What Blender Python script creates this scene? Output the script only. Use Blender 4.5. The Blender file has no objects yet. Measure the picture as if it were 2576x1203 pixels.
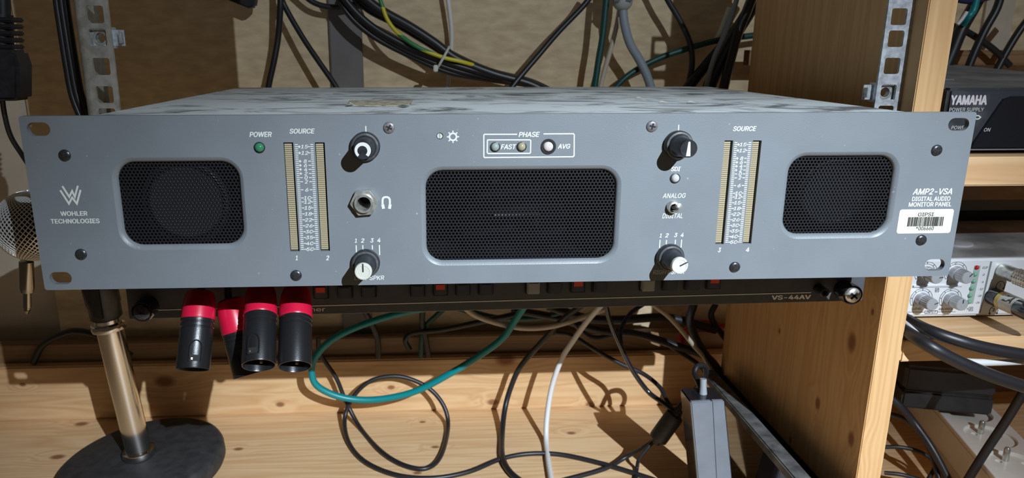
import bpy, bmesh, math, os, random
from mathutils import Vector, Matrix
from mathutils.geometry import tessellate_polygon, delaunay_2d_cdt
random.seed(7)
sc = bpy.context.scene
COL = sc.collection

# ---------------------------------------------------------------- camera
CAM = Vector((-.0423, -.3641, .0749)); YAW, PITCH, FPX = .0511, .2542, 1814.5
CX, CY = 1288 - 115.2, 601.5 - 1.1
fw = Vector((math.sin(YAW)*math.cos(PITCH), math.cos(YAW)*math.cos(PITCH), -math.sin(PITCH)))
rt = Vector((math.cos(YAW), -math.sin(YAW), 0)); up = rt.cross(fw)
cd = bpy.data.cameras.new('camera'); cam = bpy.data.objects.new('camera', cd); COL.objects.link(cam)
cam.matrix_world = Matrix(((rt.x, up.x, -fw.x, CAM.x), (rt.y, up.y, -fw.y, CAM.y), (rt.z, up.z, -fw.z, CAM.z), (0, 0, 0, 1)))
cd.sensor_width = 36; cd.lens = FPX/2576*36; cd.clip_start = .01
cd.shift_x = 115.2/2576; cd.shift_y = -1.1/2576
cd.dof.use_dof = True; cd.dof.focus_distance = .40; cd.dof.aperture_fstop = 18
sc.camera = cam
# ---------------------------------------------------------------- world + lamp
w = bpy.data.worlds.new('world'); sc.world = w; w.use_nodes = True
w.node_tree.nodes['Background'].inputs[0].default_value = (1.0, .78, .56, 1)
w.node_tree.nodes['Background'].inputs[1].default_value = .045
LPOS = Vector((.415, -.94, .55)); LAIM = Vector((.05, 0, -.22))          # hand torch: narrow hot beam and its wide spill
for nm, en, size in (('torch_beam', 97, 38), ('torch_spill', 25, 95)):
    ld = bpy.data.lights.new(nm, 'SPOT'); lamp = bpy.data.objects.new(nm, ld); COL.objects.link(lamp)
    lamp.location = LPOS; lamp.rotation_euler = (LAIM - LPOS).to_track_quat('-Z', 'Y').to_euler()
    ld.energy = en; ld.color = (.88, .98, 1.08); ld.shadow_soft_size = .004; ld.spot_size = math.radians(size); ld.spot_blend = 1.0
sc.view_settings.view_transform = 'Standard'; sc.view_settings.look = 'None'
sc.view_settings.exposure = 0; sc.view_settings.gamma = 1; sc.view_settings.use_curve_mapping = False

# ---------------------------------------------------------------- helpers
def ray(x, y): return rt*((x-CX)/FPX) + up*(-(y-CY)/FPX) + fw
def P(x, y, Y=0.): d = ray(x, y); return CAM + d*((Y-CAM.y)/d.y)      # point seen at x,y that stands at depth Y
def PZ(x, y, Z): d = ray(x, y); return CAM + d*((Z-CAM.z)/d.z)        # ... at height Z
V = Vector

class MB:
    def __init__(s): s.v = []; s.f = []
    def add(s, vs, fs):
        n = len(s.v); s.v += [tuple(a) for a in vs]; s.f += [tuple(i+n for i in q) for q in fs]; return s
    def box(s, c, d, M=None):
        c = V(c); h = V(d)/2
        vs = [V((x*h.x, y*h.y, z*h.z)) for x in (-1, 1) for y in (-1, 1) for z in (-1, 1)]
        vs = [(M @ a if M else a) + c for a in vs]
        return s.add(vs, [(0, 1, 3, 2), (4, 6, 7, 5), (0, 4, 5, 1), (2, 3, 7, 6), (0, 2, 6, 4), (1, 5, 7, 3)])
    def hexa(s, p): return s.add(p, [(0, 3, 2, 1), (4, 5, 6, 7), (0, 1, 5, 4), (1, 2, 6, 5), (2, 3, 7, 6), (3, 0, 4, 7)])
    def lathe(s, prof, o, ax, n=24, flute=None):
        o = V(o); ax = V(ax).normalized(); a = ax.orthogonal().normalized(); b = ax.cross(a)
        if abs(ax.y) > .99: a = V((1, 0, 0)); b = ax.cross(a)
        vs = []; fs = []; m = len(prof)
        for k, (r, h) in enumerate(prof):
            for i in range(n):
                t = 2*math.pi*i/n; rr = r*(1 - (flute[1] if flute and k in flute[0] and i % 2 else 0))
                vs.append(o + ax*h + (a*math.cos(t) + b*math.sin(t))*rr)
        for k in range(m-1):
            for i in range(n): j = (i+1) % n; fs.append((k*n+i, k*n+j, (k+1)*n+j, (k+1)*n+i))
        ring = abs(prof[0][0]-prof[-1][0]) < 1e-7 and abs(prof[0][1]-prof[-1][1]) < 1e-7
        if prof[0][0] > 1e-6 and not ring: fs.append(tuple(range(n))[::-1])
        if prof[-1][0] > 1e-6 and not ring: fs.append(tuple(range((m-1)*n, m*n)))
        return s.add(vs, fs)
    def cyl(s, p0, p1, r0, r1=None, n=20):
        p0 = V(p0); p1 = V(p1); return s.lathe([(r0, 0), (r0 if r1 is None else r1, (p1-p0).length)], p0, p1-p0, n)
    def tube(s, pts, r, n=8, res=7, caps=True):
        pts = [V(p) for p in pts]; path = []
        q = [pts[0]*2-pts[1]] + pts + [pts[-1]*2-pts[-2]]
        for i in range(1, len(q)-2):
            for k in range(res):
                t = k/res; a, b, c, d = q[i-1], q[i], q[i+1], q[i+2]
                path.append(.5*((2*b) + (c-a)*t + (2*a-5*b+4*c-d)*t*t + (-a+3*b-3*c+d)*t**3))
        path.append(pts[-1]); N = None; vs = []; fs = []
        for i, p in enumerate(path):
            t = (path[min(i+1, len(path)-1)] - path[max(i-1, 0)]).normalized()
            N = t.orthogonal().normalized() if N is None else (N - t*N.dot(t)).normalized()
            B = t.cross(N)
            for k in range(n): a = 2*math.pi*k/n; vs.append(p + (N*math.cos(a)+B*math.sin(a))*r)
        for i in range(len(path)-1):
            for k in range(n): j = (k+1) % n; fs.append((i*n+k, i*n+j, (i+1)*n+j, (i+1)*n+k))
        if caps: fs.append(tuple(range(n))[::-1]); fs.append(tuple(range((len(path)-1)*n, len(path)*n)))
        return s.add(vs, fs)
    def plate(s, outer, holes, y0, y1):                # polygons in X,Z, thickness along Y
        loops = [outer] + list(holes)
        tri = tessellate_polygon([[V((a, b, 0)) for a, b in L] for L in loops])
        flat = [p for L in loops for p in L]; n = len(flat)
        vs = [(a, y0, b) for a, b in flat] + [(a, y1, b) for a, b in flat]
        fs = [tuple(t) for t in tri] + [tuple(i+n for i in t)[::-1] for t in tri]; k = 0
        for L in loops:
            m = len(L)
            for i in range(m): j = (i+1) % m; fs.append((k+i, k+j, k+j+n, k+i+n))
            k += m
        return s.add(vs, fs)
    def stroke(s, pts, wd, y0, y1):                    # flat printed line along X,Z points, mitred at its corners
        closed = len(pts) > 2 and math.hypot(pts[0][0]-pts[-1][0], pts[0][1]-pts[-1][1]) < 1e-5
        q = list(pts[:-1]) if closed else list(pts); n = len(q); L = []; R = []
        def dr(a, b): l = math.hypot(b[0]-a[0], b[1]-a[1]) or 1; return ((b[0]-a[0])/l, (b[1]-a[1])/l)
        for i in range(n):
            d0 = dr(q[i-1], q[i]) if (closed or i > 0) else None; d1 = dr(q[i], q[(i+1) % n]) if (closed or i < n-1) else None
            if d0 is None: d0 = d1
            if d1 is None: d1 = d0
            nx, nz = -(d0[1]+d1[1]), d0[0]+d1[0]; l = math.hypot(nx, nz) or 1; nx /= l; nz /= l
            k = wd/2/max(.35, nx*-d0[1]+nz*d0[0])
            L.append((q[i][0]+nx*k, q[i][1]+nz*k)); R.append((q[i][0]-nx*k, q[i][1]-nz*k))
        vs = [(x, y0, z) for x, z in L]+[(x, y0, z) for x, z in R]+[(x, y1, z) for x, z in L]+[(x, y1, z) for x, z in R]; fs = []
        for i in range(n if closed else n-1):
            j = (i+1) % n; fs += [(i, j, n+j, n+i), (2*n+i, 3*n+i, 3*n+j, 2*n+j), (i, 2*n+i, 2*n+j, j), (n+i, n+j, 3*n+j, 3*n+i)]
        if not closed: fs += [(0, n, 3*n, 2*n), (n-1, 3*n-1, 4*n-1, 2*n-1)]
        return s.add(vs, fs)

def rrect(cx, cz, wd, ht, r, n=6):
    o = []
    for k, (sx, sz) in enumerate(((1, 1), (-1, 1), (-1, -1), (1, -1))):
        for i in range(n+1):
            a = math.pi/2*(k + i/n); o.append((cx+sx*(wd/2-r)+r*math.cos(a), cz+sz*(ht/2-r)+r*math.sin(a)))
    return o
def circ(cx, cz, r, n=20, ph=0): return [(cx+r*math.cos(2*math.pi*i/n+ph), cz+r*math.sin(2*math.pi*i/n+ph)) for i in range(n)]

def mesh(name, mb, mat, bev=0, seg=2, smooth=35, recalc=True):
    me = bpy.data.meshes.new(name); me.from_pydata(mb.v, [], mb.f)
    bm = bmesh.new(); bm.from_mesh(me)
    if recalc: bmesh.ops.recalc_face_normals(bm, faces=bm.faces)
    if bev:
        es = [e for e in bm.edges if len(e.link_faces) == 2 and e.calc_face_angle(0) > math.radians(40)]
        bmesh.ops.bevel(bm, geom=es, offset=bev, segments=seg, affect='EDGES', clamp_overlap=True)
    bm.to_mesh(me); bm.free()
    if smooth:
        me.shade_smooth(); me.set_sharp_from_angle(angle=math.radians(smooth))
    me.materials.append(mat); return me
def link(name, me, parent=None, loc=None):
    o = bpy.data.objects.new(name, me); COL.objects.link(o)
    if loc is not None: o.location = loc
    if parent is not None:
        o.parent = parent
        root = parent
        while root.parent: root = root.parent
        if parent.parent is None: o.matrix_parent_inverse = Matrix.Translation(parent.location).inverted()
        else: o.matrix_parent_inverse = Matrix.Translation(wloc(parent)).inverted()
    return o
def wloc(o):                                          # world place of an object (no rotations are used on objects)
    return V(o.location)
def obj(name, mb, mat, parent=None, bev=0, seg=2, smooth=35, **t):
    o = link(name, mesh(name, mb, mat, bev, seg, smooth), parent)
    for k, v in t.items(): o[k] = v
    return o
def tag(o, label, cat, group=None):
    o['label'] = label; o['category'] = cat
    if group: o['group'] = group
    return o
def thing(name, loc, label, cat, group=None):
    e = bpy.data.objects.new(name, None); COL.objects.link(e); e.location = loc; e.empty_display_size = .01
    return tag(e, label, cat, group)
def struct(name, mb, mat, parent=None, **k):
    o = obj(name, mb, mat, parent, **k); o['kind'] = 'structure'; return o

_fcurve = bpy.data.curves.new('lettering_source', 'FONT'); 
try: _fcurve.font = bpy.data.fonts.load(os.path.join(bpy.utils.resource_path('LOCAL'), 'datafiles', 'fonts', 'Inter.woff2'))   # Blender's own sans typeface
except Exception: pass
_fobj = bpy.data.objects.new('lettering_source', _fcurve); COL.objects.link(_fobj)
def text(s, x0, y0, x1, y1, Y, mat, parent, italic=False, bold=0., name='lettering', fit=None):
    """flat printed lettering in the plane at depth Y, fitted to the box x0..x1, y0..y1 it takes up"""
    c = _fcurve; c.body = s; c.size = 1; c.shear = .22 if italic else 0; c.offset = 0; c.extrude = 0; c.resolution_u = 3; c.fill_mode = 'NONE'
    bpy.context.view_layer.update()
    src = bpy.data.meshes.new_from_object(_fobj.evaluated_get(bpy.context.evaluated_depsgraph_get()))
    nb = {}
    for e in src.edges: i, j = e.vertices; nb.setdefault(i, []).append(j); nb.setdefault(j, []).append(i)
    co = [V((v.co.x, v.co.y)) for v in src.vertices]; seen = set(); pts2 = []; faces = []; signs = []
    first = {}
    for e in src.edges: first.setdefault(e.vertices[0], e.vertices[1])
    loops = []
    for i in sorted(nb):
        if i in seen: continue
        loop = [i]; seen.add(i); nxt = first.get(i, nb[i][0])
        while nxt not in seen:
            loop.append(nxt); seen.add(nxt); nxt = next((k for k in nb[nxt] if k not in seen), i)
        L2 = [co[k] for k in loop]; L2 = [p for k, p in enumerate(L2) if (p-L2[k-1]).length > 1e-5]
        ar = sum(L2[k-1].x*L2[k].y-L2[k].x*L2[k-1].y for k in range(len(L2)))
        if abs(ar) < 1e-9 or len(L2) < 3: continue
        loops.append((ar, L2))
    outer = 1 if max(loops, key=lambda q: abs(q[0]))[0] > 0 else -1       # winding of the outer outlines
    for ar, L2 in loops:
        sg = outer*(1 if ar > 0 else -1)
        if ar < 0: L2.reverse()
        for dx, dy in (((-bold, 0), (bold, 0), (0, bold*.6), (0, -bold*.6)) if bold else ((0, 0),)):      # heavier strokes: union of shifted outlines
            n0 = len(pts2); pts2 += [p+V((dx, dy)) for p in L2]; faces.append(list(range(n0, n0+len(L2)))); signs.append(sg)
    bpy.data.meshes.remove(src)
    ov, oe, of, _, _, ofo = delaunay_2d_cdt(pts2, [], faces, 0, 1e-6, True)      # outlines that overlap are merged, counters stay open
    keep = [f for f, o in zip(of, ofo) if sum(signs[k] for k in o) > 0]
    if not keep: keep = list(of)
    used = sorted({i for f in keep for i in f}); ix = {u: k for k, u in enumerate(used)}
    me = bpy.data.meshes.new(name); me.from_pydata([(ov[u].x, ov[u].y, 0) for u in used], [], [[ix[i] for i in f] for f in keep])
    xs = [v.co.x for v in me.vertices]; ys = [v.co.y for v in me.vertices]
    a0, a1, b0, b1 = min(xs), max(xs), min(ys), max(ys)
    if fit: X0, X1, Z0, Z1 = fit
    else:
        ym = (y0+y1)/2; xm = (x0+x1)/2
        X0, X1 = P(x0, ym, Y).x, P(x1, ym, Y).x; Z1, Z0 = P(xm, y0, Y).z, P(xm, y1, Y).z
    for v in me.vertices:
        v.co = (X0+(v.co.x-a0)/(a1-a0)*(X1-X0), Y, Z0+(v.co.y-b0)/(b1-b0)*(Z1-Z0))
    me.name = name; me.materials.clear(); me.materials.append(mat)
    return link(name, me, parent)

# ---------------------------------------------------------------- materials
MATS = {}
def nd(nt, t, **k):
    n = nt.nodes.new(t)
    for a, b in k.items(): setattr(n, a, b)
    return n
def base(name):
    m = bpy.data.materials.new(name); m.use_nodes = True; return m, m.node_tree, m.node_tree.nodes['Principled BSDF']
def mat(name, col, rough=.5, metal=0., var=0., scale=60., bump=0., bscale=400., spec=.5, col2=None, lo=.35, hi=.65, stretch=(1, 1, 1), trans=0., emit=None, coat=0., detail=4):
    if name in MATS: return MATS[name]
    m, nt, b = base(name); L = nt.links.new
    b.inputs['Base Color'].default_value = (*col, 1); b.inputs['Roughness'].default_value = rough
    b.inputs['Metallic'].default_value = metal; b.inputs['Specular IOR Level'].default_value = spec
    b.inputs['Transmission Weight'].default_value = trans; b.inputs['Coat Weight'].default_value = coat
    if emit: b.inputs['Emission Color'].default_value = (*emit[0], 1); b.inputs['Emission Strength'].default_value = emit[1]
    tc = nd(nt, 'ShaderNodeTexCoord')
    if var or col2:
        mp = nd(nt, 'ShaderNodeMapping'); mp.inputs['Scale'].default_value = stretch; L(tc.outputs['Object'], mp.inputs[0])
        n = nd(nt, 'ShaderNodeTexNoise'); n.inputs['Scale'].default_value = scale; n.inputs['Detail'].default_value = detail; L(mp.outputs[0], n.inputs['Vector'])
        r = nd(nt, 'ShaderNodeValToRGB'); e = r.color_ramp.elements; e[0].position = lo; e[1].position = hi
        c2 = col2 or tuple(min(1, c*(1+var)) for c in col); c1 = col if col2 else tuple(c*(1-var) for c in col)
        e[0].color = (*c1, 1); e[1].color = (*c2, 1); L(n.outputs['Fac'], r.inputs[0]); L(r.outputs[0], b.inputs['Base Color'])
    if bump:
        n = nd(nt, 'ShaderNodeTexNoise'); n.inputs['Scale'].default_value = bscale; n.inputs['Detail'].default_value = 3; L(tc.outputs['Object'], n.inputs['Vector'])
        u = nd(nt, 'ShaderNodeBump'); u.inputs['Strength'].default_value = bump; u.inputs['Distance'].default_value = .0005
        L(n.outputs['Fac'], u.inputs['Height']); L(u.outputs[0], b.inputs['Normal'])
    MATS[name] = m; return m
def wood(name, axis, c1, c2, knots=(), cross=None, rough=.55, seed=0.):
    """pine: growth rings stretched along an axis, knots (point, radius) that bend the rings"""
    m, nt, b = base(name); L = nt.links.new; b.inputs['Roughness'].default_value = rough; b.inputs['Specular IOR Level'].default_value = .3
    tc = nd(nt, 'ShaderNodeTexCoord'); O = tc.outputs['Object']
    sep = [.0, .0, .0]; sep = [1., 1., 1.]; sep['XYZ'.index(axis)] = .055
    mp = nd(nt, 'ShaderNodeMapping'); mp.inputs['Scale'].default_value = sep; mp.inputs['Location'].default_value = (seed, seed*.7, seed*1.3); L(O, mp.inputs[0])
    warp = None; kmask = None
    for p, r in knots:
        su = nd(nt, 'ShaderNodeVectorMath', operation='SUBTRACT'); su.inputs[1].default_value = p; L(O, su.inputs[0])
        mu = nd(nt, 'ShaderNodeVectorMath', operation='MULTIPLY'); q = [1., 1., 1.]; q['XYZ'.index(axis)] = .62; mu.inputs[1].default_value = q; L(su.outputs[0], mu.inputs[0])
        ln = nd(nt, 'ShaderNodeVectorMath', operation='LENGTH'); L(mu.outputs[0], ln.inputs[0])
        k1 = nd(nt, 'ShaderNodeMapRange', interpolation_type='SMOOTHSTEP'); k1.inputs[1].default_value = r; k1.inputs[2].default_value = r*.35; L(ln.outputs['Value'], k1.inputs[0])
        k2 = nd(nt, 'ShaderNodeMapRange', interpolation_type='SMOOTHSTEP'); k2.inputs[1].default_value = r*4; k2.inputs[2].default_value = r*.5; L(ln.outputs['Value'], k2.inputs[0])
        if warp is None: warp, kmask = k2.outputs[0], k1.outputs[0]
        else:
            a = nd(nt, 'ShaderNodeMath', operation='ADD'); L(warp, a.inputs[0]); L(k2.outputs[0], a.inputs[1]); warp = a.outputs[0]
            a = nd(nt, 'ShaderNodeMath', operation='MAXIMUM'); L(kmask, a.inputs[0]); L(k1.outputs[0], a.inputs[1]); kmask = a.outputs[0]
    vec = mp.outputs[0]
    if warp is not None:
        sc_ = nd(nt, 'ShaderNodeVectorMath', operation='SCALE'); sc_.inputs[0].default_value = (.006, .006, .006); L(warp, sc_.inputs['Scale'])
        ad = nd(nt, 'ShaderNodeVectorMath', operation='ADD'); L(vec, ad.inputs[0]); L(sc_.outputs[0], ad.inputs[1]); vec = ad.outputs[0]
    n1 = nd(nt, 'ShaderNodeTexNoise'); n1.inputs['Scale'].default_value = 38; n1.inputs['Detail'].default_value = 2; n1.inputs['Distortion'].default_value = .4; L(vec, n1.inputs['Vector'])
    mlt = nd(nt, 'ShaderNodeMath', operation='MULTIPLY'); mlt.inputs[1].default_value = 11; L(n1.outputs['Fac'], mlt.inputs[0])
    fr = nd(nt, 'ShaderNodeMath', operation='PINGPONG'); fr.inputs[1].default_value = .5; L(mlt.outputs[0], fr.inputs[0])
    m2 = nd(nt, 'ShaderNodeMapRange'); m2.inputs[1].default_value = 0; m2.inputs[2].default_value = .5; L(fr.outputs[0], m2.inputs[0])
    n2 = nd(nt, 'ShaderNodeTexNoise'); n2.inputs['Scale'].default_value = 420; n2.inputs['Detail'].default_value = 3; L(mp.outputs[0], n2.inputs['Vector'])
    mx = nd(nt, 'ShaderNodeMix', data_type='FLOAT'); mx.inputs[0].default_value = .45; L(m2.outputs[0], mx.inputs[2]); L(n2.outputs['Fac'], mx.inputs[3])
    rp = nd(nt, 'ShaderNodeValToRGB'); e = rp.color_ramp.elements; e[0].position = .15; e[1].position = .75; e[0].color = (*c2, 1); e[1].color = (*c1, 1); L(mx.outputs[0], rp.inputs[0])
    out = rp.outputs[0]
    if kmask is not None:
        kc = nd(nt, 'ShaderNodeMix', data_type='RGBA'); L(kmask, kc.inputs[0]); L(out, kc.inputs[6]); kc.inputs[7].default_value = (.27, .12, .055, 1); out = kc.outputs[2]
    L(out, b.inputs['Base Color']); MATS[name] = m; return m

PINE1, PINE2 = (.78, .54, .31), (.66, .40, .20)
grey = mat('panel_grey_paint', (.178, .201, .222), .42, var=.05, scale=25, bump=.12, bscale=1500)
def specks(m):                                        # loose dust specks on the paint
    nt = m.node_tree; L = nt.links.new; b = nt.nodes['Principled BSDF']; src = b.inputs['Base Color'].links[0].from_socket
    tc = nd(nt, 'ShaderNodeTexCoord'); n = nd(nt, 'ShaderNodeTexNoise'); n.inputs['Scale'].default_value = 420; n.inputs['Detail'].default_value = 2; L(tc.outputs['Object'], n.inputs['Vector'])
    r = nd(nt, 'ShaderNodeMapRange'); r.inputs[1].default_value = .725; r.inputs[2].default_value = .80; L(n.outputs['Fac'], r.inputs[0])
    mx = nd(nt, 'ShaderNodeMix', data_type='RGBA'); L(r.outputs[0], mx.inputs[0]); L(src, mx.inputs[6]); mx.inputs[7].default_value = (.42, .43, .43, 1); L(mx.outputs[2], b.inputs['Base Color'])
specks(grey)
def dusty_paint():
    m, nt, b = base('dusty_grey_top'); L = nt.links.new
    tc = nd(nt, 'ShaderNodeTexCoord'); O = tc.outputs['Object']
    mp = nd(nt, 'ShaderNodeMapping'); mp.inputs['Scale'].default_value = (1, 1.7, 1); mp.inputs['Rotation'].default_value = (0, 0, .25); L(O, mp.inputs[0])
    n = nd(nt, 'ShaderNodeTexNoise'); n.inputs['Scale'].default_value = 17; n.inputs['Detail'].default_value = 6; n.inputs['Roughness'].default_value = .62; n.inputs['Distortion'].default_value = 1.3; L(mp.outputs[0], n.inputs[0])
    r = nd(nt, 'ShaderNodeValToRGB'); e = r.color_ramp.elements; e[0].position = .36; e[1].position = .53; e[0].color = (.13, .14, .15, 1); e[1].color = (.60, .66, .68, 1); L(n.outputs['Fac'], r.inputs[0])
    n2 = nd(nt, 'ShaderNodeTexNoise'); n2.inputs['Scale'].default_value = 300; L(O, n2.inputs[0])
    mx = nd(nt, 'ShaderNodeMix', data_type='RGBA', blend_type='MULTIPLY'); mx.inputs[0].default_value = .5; L(r.outputs[0], mx.inputs[6]); L(n2.outputs['Color'], mx.inputs[7])
    L(r.outputs[0], b.inputs['Base Color']); b.inputs['Roughness'].default_value = .75; return m
dusttop = dusty_paint()
black_in = mat('inside_black', (.012, .012, .013), .8)
white_ink = mat('white_ink', (.66, .69, .66), .6)
dark_ink = mat('dark_ink', (.02, .02, .022), .6)
grille_m = mat('grille_black_steel', (.014, .015, .017), .34, .0, spec=.5)
cone_m = mat('speaker_cone_grey', (.007, .007, .008), .55)
cone_l = mat('speaker_rubber_sheen', (.07, .074, .08), .28)
amber = mat('meter_segment_cream', (.40, .345, .225), .45)
knob_m = mat('knob_black_plastic', (.022, .024, .029), .32, var=.3, scale=300)
knobside = mat('knob_scuffed_ring', (.05, .052, .056), .5, col2=(.14, .14, .13), scale=180, lo=.52, hi=.7)
cream = mat('knob_cream_cap', (.56, .57, .51), .45)
steel = mat('bright_steel', (.62, .62, .58), .28, .75, var=.25, scale=350)
dsteel = mat('dark_screw_steel', (.05, .05, .055), .3, .5, var=.4, scale=900)
gsteel = mat('grey_screw_steel', (.19, .18, .19), .4, .3, var=.25, scale=900)
zinc = mat('zinc_plate', (.42, .45, .49), .42, .45, var=.28, scale=260, bump=.1, bscale=900)
zincd = mat('zinc_dull', (.36, .35, .31), .5, .35, var=.2, scale=200)
zincb = mat('zinc_bright', (.55, .60, .64), .3, .6, var=.2, scale=500)
blackpl = mat('black_plastic', (.018, .019, .022), .4, var=.3, scale=200)
blackgl = mat('black_gloss', (.012, .013, .017), .14, coat=.4)
rubber = mat('cable_black', (.014, .014, .017), .42, spec=.5)
cabwhite = mat('cable_white', (.66, .66, .66), .4)
cabgrey = mat('cable_grey', (.25, .29, .33), .45)
cabbeige = mat('cable_beige', (.48, .42, .34), .5)
teal = mat('cable_teal', (.0, .21, .23), .38)
dgreen = mat('cable_dark_green', (.005, .055, .05), .45)
navy = mat('cable_navy', (.02, .025, .09), .4)
redc = mat('cable_red', (.40, .01, .015), .4)
redboot = mat('boot_red', (.56, .008, .045), .33, var=.06, scale=100)
vblk0 = mat('shade_panel_black', (.02, .02, .022), .5)
xlrblack = mat('connector_black', (.030, .031, .034), .30, .6, spec=.6, bump=.12, bscale=2500)

# ---------------------------------------------------------------- the setting
ZS = -.2936; YW = .365; YP = .330
hard = mat('hardboard', (.50, .385, .245), .75, col2=(.70, .57, .37), scale=55, lo=.3, hi=.7, bump=.25, bscale=700, stretch=(1, 1, 2.5), detail=7)
paint = mat('cream_wall_paint', (.56, .50, .40), .8, var=.06, scale=30, bump=.1)
struct('wall_back', MB().box(((-.431+1.0)/2, YW+.004, .1), (1.431, .008, 1.0)), hard)
struct('wall_left', MB().box((-.62, YW+.03, .1), (1.0, .04, 1.0)), paint)
pl_floor = wood('pine_shelf_floor', 'X', PINE1, PINE2, [(tuple(PZ(205, 1067, ZS)), .006), (tuple(PZ(145, 1150, ZS)), .006), (tuple(PZ(708+355, 1062, ZS)), .003), (tuple(PZ(1095, 1125, ZS)), .0035), (tuple(PZ(1437, 1090, ZS)), .004), (tuple(PZ(1050, 1190, ZS)), .0035), (tuple(PZ(600, 1130, ZS)), .004)], seed=1.)
pl_plank = wood('pine_rear_plank', 'X', (.70, .47, .255), (.58, .345, .165), [(tuple(P(414, 960, YP)), .009), (tuple(P(1272, 905, YP)), .009), (tuple(P(984, 975, YP)), .0035), (tuple(P(57, 968, YP)), .003), (tuple(P(1483, 1018, YP)), .004), (tuple(P(705, 1103-85, YP)), .004), (tuple(P(1240, 1012, YP)), .005)], seed=4.)
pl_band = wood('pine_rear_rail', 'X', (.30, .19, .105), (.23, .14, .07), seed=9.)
struct('floor', MB().box((.1, .0825, ZS-.009), (1.5, .565, .018)), pl_floor)
struct('baseboard_back', MB().box((-.2, YP+.006, ZS+.0297), (.97, .012, .0594)), pl_plank, bev=.0015)
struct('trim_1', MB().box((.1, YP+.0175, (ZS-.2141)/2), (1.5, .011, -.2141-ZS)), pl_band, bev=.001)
# upper back rail of the right-hand bay, seen above the power supply
struct('trim_2', MB().box((.62, .33, P(2480, 145, .325).z), (.72, .01, .014)), wood('pine_dark_rail', 'X', (.30, .17, .085), (.2, .11, .05), seed=3.))
struct('trim_3', MB().box((P(870, 100, .36).x, YW-.003, .1), (.031, .006, .7)), mat('grey_metal_strip', (.16, .15, .145), .55, .1, var=.08, scale=40), bev=.001)
struct('trim_4', MB().box((P(2512, 60, .36).x, YW-.002, .1), (.030, .004, .7)), mat('cream_strip', (.52, .45, .36), .7, var=.05))

# upright board between the two bays, with its knots
XU0, XU1, YU0, YU1 = .2478, .2652, .060, .292
def kx(x, y): d = ray(x, y); return tuple(CAM + d*((XU0-CAM.x)/d.x))
up_m = wood('pine_upright', 'Z', (.69, .45, .225), (.585, .345, .155), [(kx(2143, 862), .0065), (kx(2057, 1015), .0045), (kx(2141, 1105), .005), (kx(1961, 833), .0022), (kx(1988, 1107), .0024), (kx(2195, 785), .0022)], seed=2.)
u = tag(obj('upright_board', MB().box(((XU0+XU1)/2, (YU0+YU1)/2, .03), (XU1-XU0, YU1-YU0, .66)), up_m, bev=.0006),
    'tall knotty pine upright board dividing the rack bay from the shelves', 'board')
sh_m = wood('pine_shelf', 'X', PINE1, PINE2, [(tuple(P(2280, 850, .06)), .004)], seed=6.)
ZU = P(2500, 395, .06).z; ZL = P(2400, 850, .06).z
for z, t, lab in ((ZU, .0182, 'pine shelf under the black power supply box'), (ZL, .0165, 'pine shelf under the silver headphone amplifier')):
    tag(obj('shelf_board', MB().box(((XU1+.9)/2+.0003, .19, z-t/2), (.9-XU1, .26, t)), sh_m, bev=.001), lab, 'shelf', 'shelf boards of the right bay')

# ---------------------------------------------------------------- steel rack rails
def rail(cx, side, zs0, label, m):
    e = thing('rack_rail', (cx, .0725, -.1), label, 'rack rail', 'perforated rack rails')
    y0, y1 = .0722, .0740
    inner, outer = cx - side*.0075, cx + side*.0080
    holes = []; zl = [zs0]
    for k in range(9): zl.append(zl[-1] + (.0159, .0159, .0127)[k % 3])
    for k in range(3): zl.insert(0, zl[0] - (.0127, .0159, .0159)[k % 3])
    for q in zl: holes.append(rrect(cx, q, .0096, .0096, .0012, 2))
    lo, hi = zl[0]-.010, zl[-1]+.008
    a, b = sorted((inner, outer))
    obj('front_flange', MB().plate([(a, lo), (b, lo), (b, hi), (a, hi)], holes, y0, y1), m, e)
    mb = MB(); R = .0045; n = 6; pr = []
    for k in range(n+1):
        t = math.pi/2*k/n; pr.append((outer+side*R*math.sin(t), y0+R-R*math.cos(t)))
    pr.append((outer+side*R, y0+.03))
    vs = []; fs = []
    for (x, y) in pr: vs += [(x, y, lo), (x, y, hi)]
    for (x, y) in pr: vs += [(x-side*.0016, y+.0008, lo), (x-side*.0016, y+.0008, hi)]
    k = len(pr)
    for i in range(k-1):
        fs += [(2*i, 2*i+2, 2*i+3, 2*i+1), (2*k+2*i, 2*k+2*i+1, 2*k+2*i+3, 2*k+2*i+2), (2*i, 2*k+2*i, 2*k+2*i+2, 2*i+2), (2*i+1, 2*i+3, 2*k+2*i+3, 2*k+2*i+1)]
    obj('side_flange', mb.add(vs, fs), m, e)
    return zl, e
hl = [P(x, y, .0725) for x, y in ((232, 34), (242, 95), (258.5, 167), (273, 238))]
hr = [P(x, y, .0725) for x, y in ((2266, 42.5), (2255, 98), (2242, 166), (2228.5, 233))]
xl = sum(p.x for p in hl)/4; xr = sum(p.x for p in hr)/4
rail(xl, -1, hl[3].z, 'dusty galvanised rack rail with square holes left of the grey unit', zincd)
rail(xr, 1, hr[3].z, 'bright galvanised rack rail with square holes beside the pine upright', zinc)
tag(obj('added_shade_panel', MB().plate(rrect(-.1605, .2145, .155, .171, .001, 2), [rrect(-.2285, z, .006, .009, .003, 4) for z in (.195, .255)], .0690, .0720), vblk0, bev=.0004), 'unseen black panel added above the top edge to shade the back wall', 'shade panel')  # out of view, added to throw shade on the left of the back wall
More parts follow.
